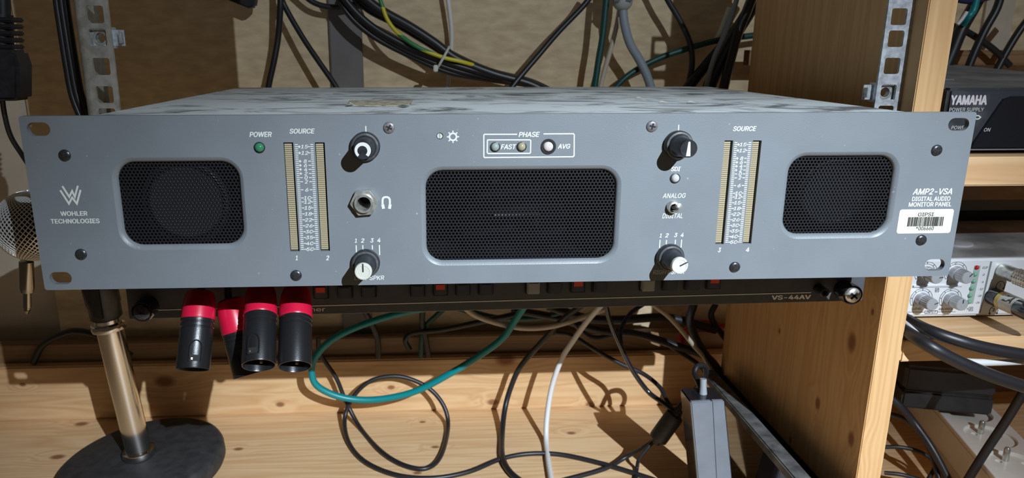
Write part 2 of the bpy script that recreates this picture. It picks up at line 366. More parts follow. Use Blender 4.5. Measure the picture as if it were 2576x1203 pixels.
def cage_nut(cx, cz, label, side):
    e = thing('cage_nut', (cx, .074, cz), label, 'cage nut', 'cage nuts in the rack rails')
    yb = .0742
    mb = MB().plate(rrect(cx, cz, .0118, .0105, .001, 2), [circ(cx, cz, .0030, 16)], yb+.0012, yb+.0052)
    obj('nut', mb, zincb, e)
    mb = MB()
    mb.box((cx, yb+.001, cz+.0046), (.0090, .0050, .0007)).box((cx, yb+.001, cz-.0046), (.0090, .0050, .0007))
    mb.box((cx-.0070, yb+.003, cz), (.0007, .0068, .0118)).box((cx+.0070, yb+.003, cz), (.0007, .0068, .0118))
    mb.box((cx-side*.0100, yb+.003, cz), (.0060, .0010, .009)).box((cx-side*.0120, yb+.001, cz), (.0015, .0045, .006))
    obj('cage', mb, zincb, e, bev=.0002)
    obj('thread', MB().lathe([(.0036, 0), (.0030, .001), (.0030, .0038), (.0034, .0042), (.0034, .0044), (.0042, .0044), (.0042, 0), (.0036, 0)], (cx, yb+.0008, cz), (0, 1, 0), 16), steel, e)
cage_nut(xl, hl[1].z, 'shiny cage nut clipped into the left rack rail', -1)
cage_nut(xr, hr[3].z, 'dull cage nut clipped into the right rack rail just above the grey unit', 1)

# ---------------------------------------------------------------- the grey two-unit monitor panel
PW, PH, TH = .4826, .0889, .003
amp = thing('audio_monitor_unit', (0, .14, -.041), 'wide grey two-unit rack audio monitor with three speaker grilles and dusty top', 'audio monitor')
def A(x, y): p = P(x, y, 0); return p.x, p.z
def opening(l, r, t, b, rad): 
    x0, x1 = A(*l)[0], A(*r)[0]; z1, z0 = A(*t)[1], A(*b)[1]
    return ((x0+x1)/2, (z0+z1)/2, x1-x0, z1-z0, rad)
OPS = [opening((301, 512), (605, 512), (450, 408), (455, 617), .0088), opening((1072, 545), (1548, 541), (1310, 429), (1308, 655), .0085), opening((1980, 492), (2243, 492), (2110, 394), (2110, 589), .0085)]
RIM = .0024
holes = [rrect(cx, cz, ww+2*RIM, hh+2*RIM, rr+RIM, 8) for cx, cz, ww, hh, rr in OPS]
for sx in (-1, 1):
    for sz in (-1, 1): holes.append(rrect(sx*.4651/2, sz*.0762/2, .0112, .0066, .0033, 6))
def bar(tl, tr, bl, br):
    x0 = (A(*tl)[0]+A(*bl)[0])/2; x1 = (A(*tr)[0]+A(*br)[0])/2; z1 = A(*tl)[1]; z0 = A(*bl)[1]; return x0, x1, z0, z1
BARS = [bar((710, 358.6), (735, 358.6), (732, 633), (756, 633)), bar((789, 358.6), (813.7, 358.6), (809, 632), (833, 632)),
        bar((1823, 353.7), (1844, 353.7), (1799.4, 614.8), (1820.7, 614.8)), bar((1894, 353.7), (1916, 353.7), (1868.6, 613.5), (1890, 613.5))]
for x0, x1, z0, z1 in BARS: holes.append([(x0, z0), (x1, z0), (x1, z1), (x0, z1)])
cxt, czt = A(1106.5, 342.5); holes.append(circ(cxt, czt, .0017, 16))
holes.append(circ(*A(1379.5, 369), .0039, 20))
jx, jz = A(917, 508); holes.append(circ(jx, jz, .0045, 20))
fp = obj('front_panel', MB().plate(rrect(0, 0, PW, PH, .0014, 3), holes, 0, TH), grey, amp, smooth=25)
# chassis: folded sheet steel shell
HB, D0, D1, ZT, ZB = .2088, TH, .289, .0440, -.036
obj('top_cover', MB().box((0, (D0+D1)/2, ZT-.0006), (HB*2, D1-D0, .0012)), dusttop, amp, bev=.0004)
obj('chassis', MB().box((0, (D0+D1)/2, ZB+.0006), (HB*2, D1-D0, .0012)).box((-HB+.0006, (D0+D1)/2, (ZT+ZB)/2-.0006), (.0012, D1-D0, ZT-ZB-.0026)).box((HB-.0006, (D0+D1)/2, (ZT+ZB)/2-.0006), (.0012, D1-D0, ZT-ZB-.0026)).box((0, D1-.0006, (ZT+ZB)/2-.0006), (HB*2-.004, .0012, ZT-ZB-.0026)), black_in, amp)
for sx in (-1, 1):
    for yy in (.11, .27): obj('foot', MB().lathe([(.007, 0), (.0075, .004), (.0075, .0066)], (sx*.15, yy, -.0426), (0, 0, 1), 16), rubber, amp)
# grilles, rims and speakers
def grille(cx, cz, ww, hh, rr):
    p = .00186; rh = p*.866; mb = MB(); y0, y1 = .0026, .0034
    # the sheet is a plane of hexagonal cells, every cell with its own hole
    nx = int((ww+.004)/p/2)+1; nz = int((hh+.004)/rh/2)+1
    hexo = [(p/math.sqrt(3)*math.cos(math.pi/6+math.pi/3*i), p/math.sqrt(3)*math.sin(math.pi/6+math.pi/3*i)) for i in range(6)]
    hi = [(a*.66, b*.66) for a, b in hexo]
    for j in range(-nz, nz+1):
        for i in range(-nx, nx+1):
            x = cx+(i+(.5 if j % 2 else 0))*p; z = cz+j*rh
            vs = [(x+a, y0, z+b) for a, b in hexo]+[(x+a, y0, z+b) for a, b in hi]+[(x+a*.95, y1, z+b*.95) for a, b in hi]
            fs = []
            for k in range(6): l = (k+1) % 6; fs += [(k, l, 6+l, 6+k), (6+k, 6+l, 12+l, 12+k)]
            mb.add(vs, fs)
    me = bpy.data.meshes.new('speaker_grille'); me.from_pydata(mb.v, [], mb.f); me.materials.append(grille_m)
    o = link('speaker_grille', me, amp); o['kind'] = 'stuff'
    ring = MB(); n = 8
    a = rrect(cx, cz, ww+2*RIM, hh+2*RIM, rr+RIM, n); b = rrect(cx, cz, ww+.8*RIM, hh+.8*RIM, rr+.4*RIM, n); c = rrect(cx, cz, ww, hh, rr, n); m = len(a)
    vs = [(x, .0, z) for x, z in a]+[(x, .0006, z) for x, z in b]+[(x, .0018, z) for x, z in c]+[(x, .0026, z) for x, z in c]
    fs = []
    for t in range(3):
        for i in range(m): j = (i+1) % m; fs.append((t*m+i, t*m+j, (t+1)*m+j, (t+1)*m+i))
    obj('grille_rim', ring.add(vs, fs), grey, amp, smooth=60)
for q in OPS: grille(*q)
def speaker(cx, cz, R, lab):
    s = obj('speaker', MB().lathe([(R, .0), (R, .0015), (R*.94, .0008), (R*.86, -.0012), (R*.78, .0012), (R*.5, .006), (R*.36, .008), (R*.34, .0065), (R*.2, .0048), (.0001, .0042)], (cx, .0075, cz), (0, 1, 0), 40), cone_m, amp, smooth=40, label=lab)
    obj('surround', MB().lathe([(R*.93, .0002), (R*.90, -.0012), (R*.86, -.0016), (R*.82, -.0010), (R*.79, .0004)], (cx, .0070, cz), (0, 1, 0), 40), cone_l, s)
speaker(OPS[0][0]+.001, OPS[0][1], .0225, 'round speaker cone behind the left grille')
speaker(OPS[2][0], OPS[2][1], .0195, 'round speaker cone behind the right grille')
# inside the middle opening: a woofer low down and bright bits of the frame behind the mesh
wx, wz = A(1310, 620)
s = obj('speaker', MB().lathe([(.030, 0), (.0295, .002), (.027, .003), (.012, .010), (.0001, .011)], (wx, .030, wz+.004), (0, .9, .42), 36), cone_m, amp, label='woofer cone behind the middle grille')
obj('frame_post', MB().box((A(1258, 492)[0], .024, A(1258, 492)[1]+.001), (.0046, .002, .0075)), steel, amp)
obj('frame_post', MB().box((A(1342, 490)[0], .026, A(1342, 490)[1]), (.003, .002, .008)), steel, amp)
obj('frame_lip', MB().box((A(1312, 566)[0], .022, A(1312, 566)[1]+.001), (.025, .002, .0012)), steel, amp)
obj('capacitor', MB().lathe([(.010, 0), (.010, .016), (.009, .017), (.0001, .017)], (A(1350, 560)[0], .036, A(1350, 560)[1]-.008), (0, 0, 1), 20), cone_m, amp)

INK = -.00012
# level meters
for k, (x0, x1, z0, z1) in enumerate(BARS):
    b = obj('level_meter', MB().plate([(x0-.0006, z0-.0006), (x1+.0006, z0-.0006), (x1+.0006, z1+.0006), (x0-.0006, z1+.0006)], [], .0022, .0036), black_in, amp)
    mb = MB(); n = 53; dz = (z1-z0-.0012)/n
    for i in range(n):
        z = z0+.0006+dz*(i+.5); mb.box(((x0+x1)/2-.0003, .0017, z), ((x1-x0)*.74, .0012, dz*.74))
    o = obj('meter_segments', mb, amber, b); o['kind'] = 'stuff'
NUMS = [('+15', 1), ('+12', 4), ('+ 8', 8), ('+ 6', 10), ('+ 4', 12), ('+ 2', 14), ('0', 16), ('2', 18), ('6', 22), ('10', 26), ('12', 28), ('15', 31), ('18', 34), ('22', 37), ('26', 40), ('30', 43), ('35', 46), ('40', 49), ('50', 52)]
for a, b in ((0, 1), (2, 3)):
    xl_, xr_ = BARS[a][1], BARS[b][0]; z0, z1 = BARS[a][2], BARS[a][3]; dz = (z1-z0-.0012)/53; mb = MB(); cx = (xl_+xr_)/2
    for i in range(53):
        z = z1-.0006-dz*(i+.5)
        for s, xx in ((1, xl_+.0007), (-1, xr_-.0007)):
            mb.box((xx+s*.0008, INK/2, z), (.0015, -INK, .00042))
    for t, i in NUMS:
        z = z1-.0006-dz*(i+.5)
        mb.box((xr_-.0031, INK/2, z), (.0013, -INK, .00042))
        if t[0] != '+': mb.box((xl_+.0031, INK/2, z), (.0013, -INK, .00042))
        else:
            c_, a_, h_ = xl_+.0029, .00068, .00022
            mb.plate([(c_-a_, z-h_), (c_-h_, z-h_), (c_-h_, z-a_), (c_+h_, z-a_), (c_+h_, z-h_), (c_+a_, z-h_), (c_+a_, z+h_), (c_+h_, z+h_), (c_+h_, z+a_), (c_-h_, z+a_), (c_-h_, z+h_), (c_-a_, z+h_)], [], INK, 0)
        d = t.replace('+', '').strip(); hw = .00085 if len(d) == 1 else .0019
        text(d, 0, 0, 0, 0, INK, white_ink, amp, True, .02, fit=(cx-hw+.0001, cx+hw+.0001, z-.00095, z+.00095))
    obj('scale_ticks', mb, white_ink, amp, smooth=0, kind='stuff')
# printed words
for t, a in (('POWER', (627, 331.5, 684, 345)), ('SOURCE', (728, 323.5, 792, 336.5)), ('SOURCE', (1844, 317.5, 1903, 330)), ('PHASE', (1304.5, 331.7, 1358, 345)),
             ('FAST', (1259.5, 363, 1298.8, 376)), ('AVG', (1403, 362, 1434.8, 374.5)), ('SDI', (1688, 419.5, 1712.5, 431)), ('ANALOG', (1667, 486.5, 1725, 498.5)),
             ('DIGITAL', (1666, 537, 1717.3, 549.5)), ('LEFT SPKR', (891, 694, 966.6, 705)), ('RIGHT SPKR', (1642.6, 679, 1722.3, 690)), ('AMP2-VSA', (2296.4, 474, 2395.8, 490)),
             ('1', (743, 643, 749, 655)), ('2', (820, 643, 828.5, 655)), ('3', (1806, 623.5, 1814, 635)), ('4', (1876, 622.5, 1885, 634)),
             ('1', (891.8, 600.5, 897.8, 611)), ('2', (907.5, 600, 916.8, 611)), ('3', (931.3, 599.7, 940.3, 610.7)), ('4', (948.5, 599, 957.3, 610)),
             ('1', (1658.9, 587.6, 1664.7, 598)), ('2', (1673, 587, 1682.4, 597.6)), ('3', (1695.5, 586.4, 1704.5, 597)), ('4', (1711.8, 586, 1720, 596.6))):
    thin = t in ('ANALOG', 'DIGITAL', 'LEFT SPKR', 'RIGHT SPKR')
    text(t, *a, INK, white_ink, amp, True, .012 if thin else .030)
for t, a in (('WOHLER', (151.6, 531.4, 220, 543.4)), ('TECHNOLOGIES', (127, 550.5, 250.6, 562.5)), ('DIGITAL AUDIO', (2294.5, 494.4, 2391, 506)), ('MONITOR PANEL', (2286, 508.6, 2393.5, 520))):
    text(t, *a, INK, white_ink, amp, False, .030)
def ppts(L, f=lambda x, y: A(x, y)): return [f(x, y) for x, y in L]
lg = lambda x, y: A(x/2.506, 280+y/2.506)
obj('maker_logo', MB().stroke(ppts([(393, 472), (437, 540), (455, 503), (472, 540), (491, 470)], lg), .0009, INK, 0).stroke(ppts([(380, 498), (435, 583), (455, 545), (485, 583), (508, 496)], lg), .0009, INK, 0), white_ink, amp, smooth=0)
mb = MB(); lw = .00062
for L in ([(1301, 338), (1219, 338), (1217, 340), (1217, 394), (1219, 396.5), (1441, 394.5), (1444, 392), (1444.5, 339), (1442, 336.5), (1367, 337)],
          [(1227, 352), (1333, 352), (1335, 354), (1334.5, 384), (1332, 386), (1228, 386.5), (1225.5, 384), (1226, 354), (1227, 352)]):
    mb.stroke(ppts(L), lw, INK, 0)
obj('phase_frame_lines', mb, white_ink, amp, smooth=0)
mb = MB()
for (x, y0, y1) in ((920, 317, 334), (1707.5, 314, 332), (895.9, 617.3, 637), (912.5, 617, 627), (936.6, 617, 627.5), (954.3, 616.5, 642), (1660.3, 603.7, 624), (1676.5, 604, 614.5), (1699, 603, 614), (1714.5, 603, 623)):
    a = A(x, y0); b = A(x, y1); mb.stroke([a, (a[0], b[1])], .00055, INK, 0)
obj('knob_scale_lines', mb, white_ink, amp, smooth=0)
sx_, sz_ = A(1139.4, 344.3); mb = MB().plate(circ(sx_, sz_, .0022, 24), [circ(sx_, sz_, .00135, 24)], INK, 0)
for k in range(8):
    t = math.pi/4*k; mb.stroke([(sx_+.00222*math.cos(t), sz_+.00222*math.sin(t)), (sx_+.0031*math.cos(t), sz_+.0031*math.sin(t))], .0006, INK, 0)
obj('brightness_symbol', mb, white_ink, amp, smooth=0)
hx = [(1225, 640), (1228, 520), (1245, 480), (1280, 462), (1340, 460), (1385, 480), (1408, 520), (1412, 640)]
hpf = lambda x, y: A(840+x/10.02, 450+y/10.02)
obj('headphone_symbol', MB().stroke(ppts(hx, hpf), .0010, INK, 0).stroke(ppts([(1228, 644), (1252, 755)], hpf), .0015, INK, 0).stroke(ppts([(1418, 644), (1400, 755)], hpf), .0015, INK, 0), white_ink, amp, smooth=0)
# panel screws: domed heads with a cross recess
def panel_screw(x, z, m, r=.0030, parent=amp):
    s = obj('screw', MB().lathe([(r, .0002), (r*.96, -.0005), (r*.78, -.0010), (r*.5, -.00114), (.0001, -.00116)], (x, 0, z), (0, 1, 0), 20), m, parent)
    a = random.random()*1.5
    M = Matrix.Rotation(a, 3, 'Y')
    obj('cross_recess', MB().box((x, -.0010, z), (r*1.05, .0006, r*.26), M).box((x, -.00101, z), (r*.26, .0006, r*1.05), M), black_in, s)
for k, (x, y) in enumerate(((979, 321), (1640, 317.5), (163, 391), (204, 640), (745, 693), (1848, 672), (2356, 378), (2317, 604))):
    panel_screw(*A(x, y), gsteel if k < 2 else dsteel)
# knobs
def knob(px, py, L, cap, style):
    x, z = A(px, py); r = .0074
    k = obj('knob', MB().lathe([(r, -.0002), (r, -.0022), (r*.93, -.0031), (r*.80, -.0036), (r*.70, -.0050), (r*.60, -L+.0004), (r*.56, -L), (.0001, -L)], (x, 0, z), (0, 1, 0), 32), knob_m, amp, smooth=40, label={'c': 'black knob with a white open ring on its cap', 'w': 'black knob with a white wedge on its cap', 'l': 'black knob with a cream cap', 'r': 'black knob with a cream cap, pointer turned right'}[style])
    obj('skirt_ring', MB().lathe([(r*.93, -.0030), (r*.91, -.0034), (r*.83, -.0036), (r*.80, -.0036)], (x, -.0002, z), (0, 1, 0), 32), knobside, k)
    y = -L
    if style == 'c':
        pts = [(x+.0027*math.cos(t), z+.0027*math.sin(t)) for t in [math.radians(-50+280*i/24) for i in range(25)]]
        o_ = [(x+.0039*math.cos(t), z+.0039*math.sin(t)) for t in [math.radians(-50+280*i/24) for i in range(25)]]
        obj('pointer', MB().plate(o_+[(x+.0024*math.cos(t)-.0002, z+.0024*math.sin(t)-.0002) for t in [math.radians(230-280*i/24) for i in range(25)]], [], y-.0002, y), white_ink, k, smooth=0)
    elif style == 'w':
        obj('pointer', MB().plate([(x-.0012, z-.0036), (x+.0010, z-.0036), (x+.0005, z+.0033), (x, z+.0036), (x-.0005, z+.0033)], [], y-.0002, y), white_ink, k, smooth=0)
    else:
        c = obj('knob_cap', MB().lathe([(.0044, .0), (.0044, -.0012), (.0041, -.0018), (.0033, -.0019), (.0031, -.0017), (.0001, -.0017)], (x, y, z), (0, 1, 0), 32), cream, k)
        a = math.radians(90 if style == 'l' else 28)
        p0 = (x, z); p1 = (x+.0042*math.cos(a), z+.0042*math.sin(a))
        obj('pointer', MB().stroke([p0, p1], .0006, y-.00205, y-.0016), dark_ink, k, smooth=0)
knob(919.5, 368, .0158, None, 'c'); knob(1704.5, 364, .0165, None, 'w'); knob(920.5, 660.5, .0150, 'l', 'l'); knob(1684, 646.5, .0150, 'r', 'r')
# indicator lamps
lens = {}
def led(px, py, r, col, h=.0022, ring=None, lab='', tr=.35):
    x, z = A(px, py)
    m = mat('lens_%s' % lab.replace(' ', '_'), col, .08, trans=tr, spec=.6)
    o = obj('indicator_lamp', MB().lathe([(r, .002), (r, -.0004), (r*.93, -h*.45), (r*.75, -h*.75), (r*.45, -h*.95), (.0001, -h)], (x, 0, z), (0, 1, 0), 20), m, amp, smooth=60, label=lab)
    obj('lamp_bezel', MB().lathe([(r*.98, .0003), (r*1.22, .0003), (r*1.22, -.0004), (r*1.02, -.0005), (r*.98, .0003)], (x, 0, z), (0, 1, 0), 20), dsteel, o)
led(653, 371, .0023, (.06, .32, .16), lab='clear green power lamp')
led(1245.5, 369.6, .0021, (.42, .52, .48), lab='clear greenish lamp')
led(1312, 369, .0021, (.52, .48, .32), lab='clear yellow lamp')
led(1698, 448.3, .0022, (.72, .74, .74), lab='clear colourless lamp')
x, z = A(1379.5, 369)
o = obj('indicator_lamp', MB().lathe([(.0027, .003), (.0027, .0004), (.0022, -.0006), (.0012, -.0011), (.0001, -.0012)], (x, 0, z), (0, 1, 0), 20), mat('lens_frosted', (.62, .55, .56), .3), amp, smooth=60, label='frosted pale lamp in a black ring')
obj('lamp_bezel', MB().lathe([(.0028, .002), (.0028, -.0006), (.0038, -.0006), (.0040, 0), (.0040, .002)], (x, 0, z), (0, 1, 0), 24), blackpl, o)
obj('trimmer', MB().lathe([(.0014, .003), (.0014, .0006), (.0001, .0006)], (cxt, 0, czt), (0, 1, 0), 16), cream, amp)
obj('trimmer_slot', MB().box((cxt, .0006, czt), (.0003, .0003, .0026)), steel, amp)
# headphone socket
nut = obj('socket_nut', MB().plate(circ(jx, jz, .0072, 6, math.radians(4)), [circ(jx, jz, .0046, 20)], -.0034, -.0002), steel, amp, bev=.0006)
obj('socket_sleeve', MB().lathe([(.0034, .012), (.0034, -.0048), (.0036, -.0054), (.0047, -.0054), (.0049, -.0048), (.0049, -.0030), (.0045, -.002), (.0045, .012)], (jx, 0, jz), (0, 1, 0), 28), steel, amp, smooth=45)
obj('socket_bore', MB().lathe([(.0034, .0118), (.0034, .0125), (.0001, .0125)], (jx, 0, jz), (0, 1, 0), 20), black_in, amp)
# toggle switch
tx, tz = A(1692, 520)
tn = obj('switch_nut', MB().lathe([(.0034, 0), (.0034, -.0016), (.0030, -.0030), (.0022, -.0032), (.0019, -.0022), (.0019, 0)], (tx, 0, tz), (0, 1, 0), 20), steel, amp, smooth=45)
obj('switch_lever', MB().lathe([(.0009, -.001), (.0010, .004), (.0014, .0068), (.0013, .0076), (.0001, .0079)], (tx+.0002, -.001, tz), (.09, -1, .30), 14), steel, amp, smooth=50)
# asset sticker with bar code
x0, z1 = A(2258, 526.5); x1, z0 = A(2396, 587); z0 = A(2327, 587)[1]; z1 = A(2327, 526.5)[1]; x0 = A(2259, 556)[0]; x1 = A(2395, 556)[0]
st = obj('asset_sticker', MB().plate(rrect((x0+x1)/2, (z0+z1)/2, x1-x0, z1-z0, .0014), [], -.00015, 0), mat('sticker_ivory', (.64, .64, .55), .5, var=.03), amp, label='ivory sticker with a bar code')
text('GIPSI', 2310, 535, 2349, 544.5, -.0003, dark_ink, st); text('*006660', 2305, 570, 2349, 579.5, -.0003, dark_ink, st)
mb = MB(); xa, xb = A(2283, 557)[0], A(2370, 557)[0]; za, zb = A(2326, 569)[1], A(2326, 546)[1]; x = xa
while x < xb:
    ww = random.choice((.00016, .00016, .0003, .00042)); mb.plate([(x, za), (x+ww, za), (x+ww, zb), (x, zb)], [], -.0003, -.00016); x += ww+random.choice((.00018, .00022, .0004))
obj('bar_code', mb, dark_ink, st, smooth=0)
# torn paper label left on the dusty top
q = [PZ(a, b, ZT+.0002) for a, b in ((869, 266.5), (1032, 267), (1039, 254), (879, 254))]
tl = obj('torn_label', MB().hexa([tuple(v) for v in q]+[tuple(v+V((0, 0, .0003))) for v in q]), mat('torn_label_paper', (.46, .42, .30), .8, col2=(.2, .19, .15), scale=220, lo=.5, hi=.6), amp, label='torn yellowed paper label on the dusty top')
def flap(ps):
    a = [PZ(px, py, ZT+h) for px, py, h in ps]; return MB().add([tuple(v) for v in a]+[tuple(v-V((0, 0, .0003))) for v in a], [(0, 1, 2), (5, 4, 3), (0, 3, 4, 1), (1, 4, 5, 2), (2, 5, 3, 0)])
pap = mat('paper_white', (.62, .64, .60), .7)
obj('curled_corner', flap([(1000, 267, .0006), (1032, 266.5, .0006), (1028, 258, .0035)]), pap, tl)
obj('curled_corner', flap([(870, 265.5, .0006), (893, 264, .0006), (880, 257, .003)]), pap, tl)
for a, b in ((1608, 249), (1668, 259.5), (1740, 259.5)):
    p = PZ(a, b, ZT); obj('paint_chip', MB().add([tuple(p+V(d)) for d in ((-.003, 0, .0003), (.003, -.001, .0003), (.001, .006, .0012), (-.001, .004, .0003))], [(0, 1, 2), (0, 2, 3), (0, 3, 1), (1, 3, 2)]), pap, amp, smooth=0)

# ---------------------------------------------------------------- the black switcher below
YV = .0675; ZVT, ZVB = -.0418, -.0848
vs = thing('video_switcher', (0, .12, ZVB), 'slim black rack switcher with rows of square push buttons under the grey unit', 'switcher')
xa = P(323, 785, YV).x; xb = P(2175, 715, YV).x
ink_vs = mat('ink_bright_white', (.92, .91, .88), .5)
vblk = mat('switcher_black_paint', (.075, .080, .090), .42, var=.08, scale=90, bump=.06)
zvb = lambda x: -.0846+.008*x
obj('front_panel', MB().plate([(xa, zvb(xa)), (xb, zvb(xb)), (xb, ZVT), (xa, ZVT)], [], YV, YV+.003), vblk, vs, bev=.0003, seg=1)
obj('chassis', MB().box((.004, YV+.003+.08, (ZVT+ZVB)/2+.001), (.43, .16, .0395)), black_in, vs, bev=.0005)
xr2 = P(2040, 736, YV).x; obj('front_line', MB().stroke([(xa+.012, -.0808), (xr2, -.0765)], .0005, YV-.0002, YV), ink_vs, vs, smooth=0)
text('VS-44AV', 1941, 742.5, 2040, 754, YV-.0002, ink_vs, vs, False, .04); text('kramer', 735, 774, 818, 784, YV-.0002, ink_vs, vs)
capd = mat('button_smoked', (.075, .082, .105), .2, spec=.6); capg = mat('button_clear_grey', (.36, .38, .37), .2, spec=.6); capr = mat('button_red', (.80, .09, .05), .35)
zb_ = -.0665
for g, xs in enumerate(((746, 806, 866, 926), (1050, 1108, 1165, 1223), (1343, 1398, 1455, 1512), (1633, 1690, 1747, 1798))):
    red = {0: 1, 1: 1, 2: 2, 3: 3}[g]
    for i, px in enumerate(xs):
        h = .0055 if i != red else .0030
        x = P(px, 722-(px-1050)*.024, YV-h).x; sx = .0080; zb_ = -.0688+.008*x
        b = obj('push_button', MB().box((x, YV-.0008, zb_), (.0096, .0016, .0100)), black_in, vs, bev=.0003)
        c = obj('button_cap', MB().box((x, YV-h/2, zb_), (sx, h, .0082)), capg if (g, i) in ((3, 0), (2, 0)) else capd, b, bev=.0005)
        obj('cap_window', MB().plate([(x-.0030, zb_-.0030), (x+.0030, zb_-.0030), (x+.0030, zb_+.0030), (x-.0030, zb_+.0030)], [], YV-h-.0003, YV-h), capg if (g, i) in ((3, 0), (2, 0)) else capd, c, smooth=0)
        if i == red: obj('red_insert', MB().plate([(x-.0028, zb_-.0002), (x+.0028, zb_-.0002), (x+.0028, zb_+.0031), (x-.0028, zb_+.0031)], [], YV-h-.0007, YV-h-.0003), capr, c, smooth=0)
q = P(2057, 726, YV); obj('rubber_post', MB().lathe([(.0032, 0), (.0031, -.0085), (.0026, -.009), (.0016, -.009), (.0014, -.006), (.0001, -.006)], (q.x, YV, q.z), (0, 1, 0), 16), blackpl, vs)
for px, py, m in ((2147.6, 744, steel), (355, 787, dsteel)):
    q = P(px, py, YV-.012)
    w_ = obj('cup_washer', MB().lathe([(.0066, 0), (.0066, -.0095), (.0062, -.0112), (.0056, -.0112), (.0054, -.0100), (.0001, -.0100)], (q.x, YV, q.z), (0, 1, 0), 28), blackgl, vs, smooth=45)
    s_ = obj('rack_screw', MB().lathe([(.0053, -.0090), (.0051, -.0115), (.0042, -.0124), (.0001, -.0127)], (q.x, YV, q.z), (0, 1, 0), 24), m, vs, smooth=50)
    M = Matrix.Rotation(.7, 3, 'Y'); obj('cross_recess', MB().box((q.x, YV-.0126, q.z), (.0056, .0006, .0012), M).box((q.x, YV-.0126, q.z), (.0012, .0006, .0056), M), black_in, s_)

# ---------------------------------------------------------------- hanging XLR plugs with red boots
brass = mat('pin_gold', (.60, .46, .2), .3, .8)
def xlr(top, bot, Y, Yb, nb, label, notch):
    t = P(*top, Y); b = P(*bot, Yb); d = (t-b).normalized(); Lg = (t-b).length; r = .0094
    e = thing('xlr_plug', b, label, 'plug', 'xlr plugs with red boots')
    sh = Lg*nb
    body = obj('shell', MB().lathe([(r*.90, .016), (r*.90, .0008), (r*.93, .0), (r*.98, .0), (r, .0006), (r, sh*.80), (r*.96, sh*.81), (r*.96, sh*.83), (r, sh*.84), (r, sh*.90), (r*.96, sh*.91), (r*.96, sh*.93), (r, sh*.94), (r, sh), (r*.5, sh)], b, d, 40), xlrblack, e, smooth=40)
    obj('insert', MB().lathe([(r*.9, .0145), (r*.9, .016), (.0001, .016)][::1], b, d, 24), blackpl, body)
    a = d.cross(V((0, 1, 0))).normalized(); f = a.cross(d).normalized()
    if f.y > 0: f = -f
    for k in range(3):
        q = b + (a*math.cos(2.1*k+.5)+f*math.sin(2.1*k+.5))*.0042
        obj('pin', MB().lathe([(.0011, .0145), (.0011, .004), (.0007, .003), (.0001, .003)], q, d, 10), brass, body)
    if notch is not None:
        n = (a*math.sin(notch)+f*math.cos(notch)).normalized(); s_ = d.cross(n)
        M = Matrix((s_, d, n)).transposed()
        obj('latch_window', MB().box(b+d*.0055+n*(r-.0002), (.0052, .0034, .0012), M), black_in, body)
        obj('latch_tab', MB().box(b+d*.0050+n*(r+.0001)-s_*.0016, (.0012, .0014, .0010), M), brass, body, bev=.0002)
        # raised arch around the latch
        pts = [b+d*.0035+s_*.0031+n*r, b+d*.0115+s_*.0031+n*r, b+d*.0146+s_*.0018+n*(r+.0001), b+d*.0155+n*(r+.0002), b+d*.0146-s_*.0018+n*(r+.0001), b+d*.0115-s_*.0031+n*r, b+d*.0035-s_*.0031+n*r]
        obj('latch_outline', MB().tube(pts, .0004, 6, 3), xlrblack, body)
    bl = Lg-sh; n = 48
    boot = obj('boot', MB().lathe([(r*1.0, 0), (r*1.03, .0008), (r*1.03, .0012), (r*1.0, bl*.45), (r*.93, bl*.75), (r*.82, bl*.94), (r*.6, bl), (.0028, bl)], b+d*sh, d, n, ([0, 1, 2, 3, 4], .025)), redboot, e, smooth=40)
    pts = [t-d*.002, t+d*.003, V((t.x, Y+.006, -.0400)), V((t.x, .068, -.0388)), V((t.x, .12, -.0388))]
    obj('cable', MB().tube(pts, .0022, 8, 6), rubber, e)
xlr((505, 733), (485, 930), .048, .024, .63, 'red-booted black plug hanging at the far left of the four', -.35)
xlr((577, 752), (627, 943), .056, .040, .56, 'red-booted black plug hanging tilted behind its neighbours', -.3)
xlr((657, 722), (651, 920), .049, .014, .61, 'red-booted black plug with arched latch facing forward, in front of the tilted one', 0.05)
xlr((745, 727), (742, 923), .049, .015, .60, 'red-booted black plug hanging at the far right of the four', None)

# ---------------------------------------------------------------- desk stand and microphone
iron = mat('cast_iron_black', (.030, .031, .033), .62, var=.25, scale=120, bump=.3, bscale=600)
chrome = mat('chrome_tube', (.62, .60, .57), .13, 1.)
B = PZ(352, 1146, ZS+.023); T = P(272, 812, .215); d = (T-B).normalized(); B0 = B-d*.0195
stnd = thing('microphone_stand', (B0.x, B0.y, ZS), 'desk microphone stand with chrome tube on a round black base', 'microphone stand')
obj('base', MB().lathe([(.064, 0), (.069, .002), (.0705, .005), (.0705, .013), (.069, .0165), (.066, .018), (.03, .0192), (.012, .0195), (.0001, .0195)], B0, d, 64), iron, stnd, smooth=50)
Lp = (T-B).length
obj('tube', MB().cyl(B, T+d*.004, .0106, n=32), chrome, stnd)
for q in (B, T-d*.006): obj('collar', MB().lathe([(.0108, 0), (.0135, .0005), (.0142, .003), (.0135, .006), (.0108, .0066)], q, d, 32), chrome, stnd, smooth=60)
obj('clutch', MB().lathe([(.0105, 0), (.0125, .001), (.0128, .012), (.0135, .013), (.0138, .030), (.012, .032), (.009, .036), (.009, .046)], T+d*.0045, d, 28, ([2, 3, 4], .02)), blackpl, stnd)
bc = P(87, 567, .115); hd = (T+d*.052-bc); hd = V((hd.x*.9, hd.y, -.022)).normalized()
cl = bc+hd*.085
obj('clip_arm', MB().hexa([tuple(P(x, y, .20)) for x, y in ((205, 725), (232, 798), (262, 805), (250, 725))]+[tuple(P(x, y, .212)) for x, y in ((205, 725), (232, 798), (262, 805), (250, 725))]), blackpl, stnd, bev=.001)
mic = thing('microphone', bc, 'handheld microphone with a chrome wire-mesh ball head behind the grey unit', 'microphone')
R = .0238
